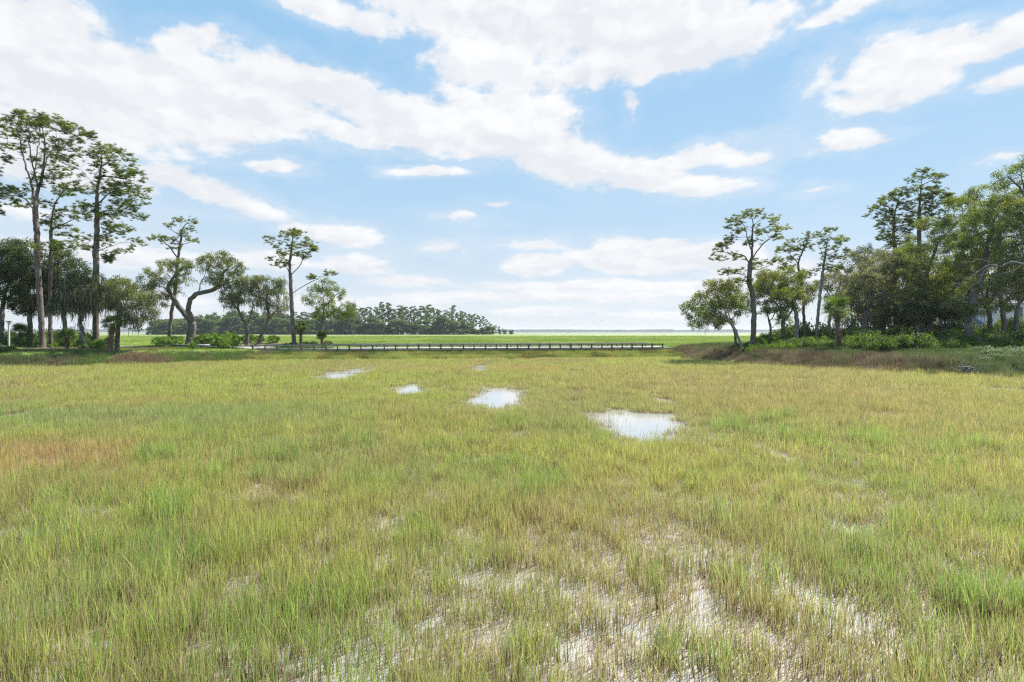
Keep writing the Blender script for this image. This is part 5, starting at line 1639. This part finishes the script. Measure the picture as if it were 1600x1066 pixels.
# ------------------------------------------------------------------ white house behind the right trees
M_siding, t, out = material('white_siding')
tco = t.n('ShaderNodeTexCoord').outputs['Object']
principled(t, out, t.mix(t.noise(tco, 1.5, 4, .6), (.70, .70, .69), (.82, .82, .81)), .7, .3)
M_roof, t, out = material('grey_shingle_roof')
tco = t.n('ShaderNodeTexCoord').outputs['Object']
principled(t, out, t.mix(t.noise(tco, 12, 4, .6), (.12, .125, .135), (.24, .245, .26)), .9, .2)
M_glass, t, out = material('window_glass')
principled(t, out, (.03, .035, .04), .06, .8)
HY = 104.0
hx = PX(1552, HY)
root = empty('house', (hx, HY, gh(hx, HY)))
tag(root, 'white two storey house with a low wing, half hidden behind the right trees', 'house')
def clap(mb, x0, x1, y, z0, z1):
    z_ = z0
    while z_ < z1 - .01:
        zt = min(z_ + .2, z1)
        mb.add([(x0, y - .03, z_), (x1, y - .03, z_), (x1, y - .005, zt), (x0, y - .005, zt)], [(0, 1, 2, 3)])
        mb.add([(x0, y - .005, z_), (x1, y - .005, z_), (x1, y - .03, z_), (x0, y - .03, z_)], [(0, 1, 2, 3)])
        z_ += .2
mb = MB()
mb.box(0, 15, 0, 9, -.3, 7.2); clap(mb, 0, 15, 0, .2, 7.2)
mb.box(-12.5, 0, 1.5, 8, -.3, 3.0); clap(mb, -12.5, 0, 1.5, .1, 3.0)
mb.build('wall', M_siding, root)
mb = MB()
mb.add([(-.6, -.7, 7.2), (15.6, -.7, 7.2), (15.6, 9.7, 7.2), (-.6, 9.7, 7.2), (3.5, 4.5, 9.4), (11.5, 4.5, 9.4)], [(0, 1, 5, 4), (1, 2, 5), (2, 3, 4, 5), (3, 0, 4), (0, 3, 2, 1)])
mb.build('roof', M_roof, root)
mb = MB()
mb.add([(-13.1, .9, 3.0), (0.0, .9, 3.0), (0.0, 8.6, 3.0), (-13.1, 8.6, 3.0), (-13.1, 4.8, 5.0), (0.0, 4.8, 5.0)], [(0, 1, 5, 4), (2, 3, 4, 5), (3, 0, 4), (0, 3, 2, 1)])
mb.build('roof', M_roof, root)
for (wx_, wz, fy) in [(1.2, 1.2, 0), (4.2, 1.2, 0), (7.2, 1.2, 0), (10.2, 1.2, 0), (1.2, 4.6, 0), (4.2, 4.6, 0), (7.2, 4.6, 0), (10.2, 4.6, 0), (-3.2, 1.0, 1.5), (-6.6, 1.0, 1.5), (-10.2, 1.0, 1.5)]:
    ww_, wh_ = 1.1, (1.9 if fy == 0 else 1.2)
    mb = MB()
    for (a, b, c, d) in ((-.1, ww_ + .1, -.1, 0), (-.1, ww_ + .1, wh_, wh_ + .12), (-.1, 0, 0, wh_), (ww_, ww_ + .1, 0, wh_), (0, ww_, wh_ / 2 - .03, wh_ / 2 + .03), (ww_ / 2 - .02, ww_ / 2 + .02, 0, wh_ / 2 - .03)):
        mb.box(wx_ + a, wx_ + b, fy - .09, fy - .035, wz + c, wz + d)
    wn = mb.build('window', M_siding, root)
    mb = MB(); mb.box(wx_ + .001, wx_ + ww_ - .001, fy - .055, fy - .045, wz + .001, wz + wh_ - .001)
    mb.build('pane', M_glass, wn)

# ------------------------------------------------------------------ the wooded island and the far shore
def far_variant(kind, seed):
    r = np.random.default_rng(seed)
    if kind == 'pine':
        H = 25.0
        paths = [[(0, 0, 0), (r.normal(0, .4), 0, H * .5), (r.normal(0, .8), r.normal(0, .5), H * .95)]]
        cl = [(r.normal(0, 1.6) * (1.3 - abs(f - .8) * 2), r.normal(0, 1.6), H * f, r.uniform(1.2, 2.6), r.uniform(.5, 1.1)) for f in np.linspace(.42, 1.0, 12)]
        tmpl = [t_leaves(seed * 7 + i, n=16, rad=.8, L=.7, W=.3, flat=.5) for i in range(2)]
        rb = .32
    else:
        H = 12.0
        paths = [[(0, 0, 0), (r.normal(0, .4), 0, H * .3), (r.normal(0, 1.0), r.normal(0, .8), H * .7)]]
        cl = []
        for k in range(16):
            a = r.uniform(0, 6.28); f = r.uniform(.08, 1.0)
            cl.append((math.cos(a) * 4.2 * (1.1 - f * .6), math.sin(a) * 4.2 * (1.1 - f * .6), H * f, r.uniform(1.6, 2.6), r.uniform(1.2, 1.9)))
        tmpl = [t_leaves(seed * 7 + i, n=18, rad=1.1, L=.95, W=.5, flat=.7) for i in range(2)]
        rb = .35
    A = []
    for (x, y, z, a, b) in cl:
        q_ = r.normal(0, 1, (14, 3)); q_ /= np.linalg.norm(q_, axis=1, keepdims=True)
        A.append(np.array([x, y, z]) + q_ * [a, a, b] * r.uniform(.4, 1, (14, 1)))
    A = np.concatenate(A)
    ps, par, ntr = grow([[np.array(q_, float) for q_ in paths[0]]], A, step=1.0, kill=1.2, infl=12, r=r, iters=40)
    rad, kids = radii(ps, par, rb, rtip=.05)
    V, Fq = skin(ps, par, rad, kids)
    tr = mesh_np('trunk', V, [Fq], BARK_GREY if kind != 'pine' else BARK_PINE)
    at = np.concatenate([A, ps[kids == 0]])
    V, Fs, a = multi_stamp(tmpl, at, r, smin=.7, smax=1.3, tilt=.4)
    V[:, 2] = np.maximum(V[:, 2], .1)
    return tr, mesh_np('crown', V, Fs, FOL_FAR, {'r': a})
FARP = [far_variant('pine', 60 + i) for i in range(5)]
FARO = [far_variant('oak', 80 + i) for i in range(5)]
# skyline of the island: photo column -> row of the tree tops
SKY_X = [238, 262, 290, 330, 360, 420, 480, 540, 560, 590, 620, 650, 672, 690, 705, 722, 740, 752, 762, 775, 788, 800]
SKY_Y = [511, 501, 495, 490, 484, 487, 486, 478, 470, 471, 473, 477, 474, 483, 476, 482, 487, 490, 497, 506, 513, 517]
ISL = 560.0
def island_h(x, y):
    cx_ = PX(520, ISL)
    return 1.4 * np.exp(-np.abs((x - cx_) / 190.0) ** 6 - np.abs((y - 625) / 66.0) ** 6)
xs2 = np.linspace(PX(520, ISL) - 240, PX(520, ISL) + 240, 60); ys2 = np.linspace(540, 720, 30)
tag(link('island_ground', grid_mesh('island_ground', xs2, ys2, lambda x, y: island_h(x, y) + .30, M_ground)), 'low ground of the wooded island', 'ground', kind='structure')
r_ = random.Random(77)
def far_tree(px, Y, kind, name, label, cat, group, hs=None, ws=1.0):
    x = PX(px, Y); z = float(island_h(x, Y)) + .25
    tr, cr = r_.choice(FARP if kind == 'pine' else FARO)
    top_row = float(np.interp(px, SKY_X, SKY_Y))
    ztop = CZ - (top_row - HZ) / F * Y
    H0 = 26.5 if kind == 'pine' else 13.0
    s = (ztop - z) / H0 * r_.uniform(.78, 1.04) if hs is None else hs
    root = empty(name, (x, Y, z), r_.uniform(0, 6.28)); sw = min(1.15, max(.45, s)) * ws * r_.uniform(.9, 1.2)
    root.scale = (sw, sw, s)
    tag(root, label, cat, group)
    link('trunk', tr, root); link('crown', cr, root)
px = 548.0
while px < 798:
    Y = r_.uniform(575, 640)
    far_tree(px, Y, 'pine', 'pine_tree', 'distant pine standing on the right half of the far wooded island', 'pine tree', 'far pines on the right half of the island', ws=1.0)
    px += r_.uniform(3.2, 6.0)
px = 240.0
while px < 545:
    far_tree(px, r_.uniform(580, 640), 'pine' if r_.random() < .5 else 'oak', 'far_tree', 'distant tree on the left half of the far wooded island', 'tree', 'far trees on the left half of the island', ws=1.35)
    px += r_.uniform(4.5, 7.5)
px = 238.0
while px < 770:
    far_tree(px, r_.uniform(556, 572), 'oak', 'oak_tree', 'low round tree at the front edge of the far wooded island', 'tree', 'low trees along the front of the island', hs=r_.uniform(.6, 1.35) * (1.0 if px < 730 else .55), ws=1.6)
    px += r_.uniform(5, 8)
for px_ in (758, 781, 789, 799):
    far_tree(px_, 566, 'oak', 'oak_tree', 'small isolated bush-like tree at the right tip of the far island', 'tree', 'last small trees at the island tip', hs=.38, ws=.8)

# far shore across the sound
M_shore, t, out = material('far_shore_forest')
p = pos(t)
principled(t, out, t.mix(t.noise(p, .02, 5, .6), (.03, .045, .035), (.07, .09, .06)), .95, .1)
def shore(name, label, Y, x0, x1, h0, h1, seed, step_):
    xs_ = np.arange(x0, x1, step_); n = len(xs_)
    hh_ = h0 + (h1 - h0) * vnoise(xs_ / 90, xs_ * 0 + seed, seed, 5)
    fade = np.minimum(1, np.minimum((xs_ - x0), (x1 - xs_)) / 400 + .15)
    hh_ = hh_ * fade
    rows = [(0, -.3), (8, .6), (60, 1.0), (300, 1.0), (340, -.3)]
    V = np.concatenate([np.stack([xs_, np.full(n, Y + dy) + 25 * np.sin(xs_ / 400), np.where(f < 0, -.3, hh_ * f)], -1) for dy, f in rows])
    i = np.arange(len(rows) * n).reshape(len(rows), n)
    Q = np.stack([i[:-1, :-1], i[:-1, 1:], i[1:, 1:], i[1:, :-1]], -1).reshape(-1, 4)
    tag(link(name, mesh_np(name, V, [Q], M_shore)), label, 'forest', kind='stuff')
shore('far_forest', 'low blue grey forested shore across the open water on the horizon', 3600, -4200, 4600, 11, 19, 3, 12)

# white boat off the island
bx = PX(633, 540)
root = empty('boat', (bx, 540, .45)); tag(root, 'tiny white boat lying at the foot of the far wooded island', 'boat')
M_boat, t, out = material('boat_white')
principled(t, out, (.78, .78, .77), .4, .5)
mb = MB()
mb.add([(-1.6, -.6, .9), (1.2, -.6, .9), (2.1, 0, 1.05), (1.2, .6, .9), (-1.6, .6, .9), (-1.5, -.35, 0), (1.0, -.35, 0), (1.6, 0, .15), (1.0, .35, 0), (-1.5, .35, 0)],
       [(0, 1, 6, 5), (1, 2, 7, 6), (2, 3, 8, 7), (3, 4, 9, 8), (4, 0, 5, 9), (5, 6, 7, 8, 9), (4, 3, 2, 1, 0)])
mb.build('hull', M_boat, root)
mb = MB(); mb.box(-.7, .3, -.35, .35, .9, 1.9); mb.box(-.9, .5, -.45, .45, 1.9, 1.97)
mb.build('cabin', M_boat, root)

# ------------------------------------------------------------------ humid air
HAZE = 0.00011
hm = bpy.data.materials.new('humid_air'); hm.use_nodes = True
hm.node_tree.nodes.clear(); t = NT(hm.node_tree)
o_ = t.n('ShaderNodeOutputMaterial'); v_ = t.n('ShaderNodeVolumePrincipled')
v_.inputs['Color'].default_value = (.86, .90, .96, 1)
v_.inputs['Density'].default_value = HAZE
v_.inputs['Anisotropy'].default_value = 0.2
t.put(o_.inputs['Volume'], v_.outputs[0])
if 1:
    mb = MB(); mb.box(-15000, 15000, -400, 15000, -2.5, 36)
    hz_ = mb.build('haze', hm)
    tag(hz_, 'thin humid haze over the marsh and water', 'haze', kind='stuff')

print('NF', sum(f for _, f in NF), max(f for _, f in NF))
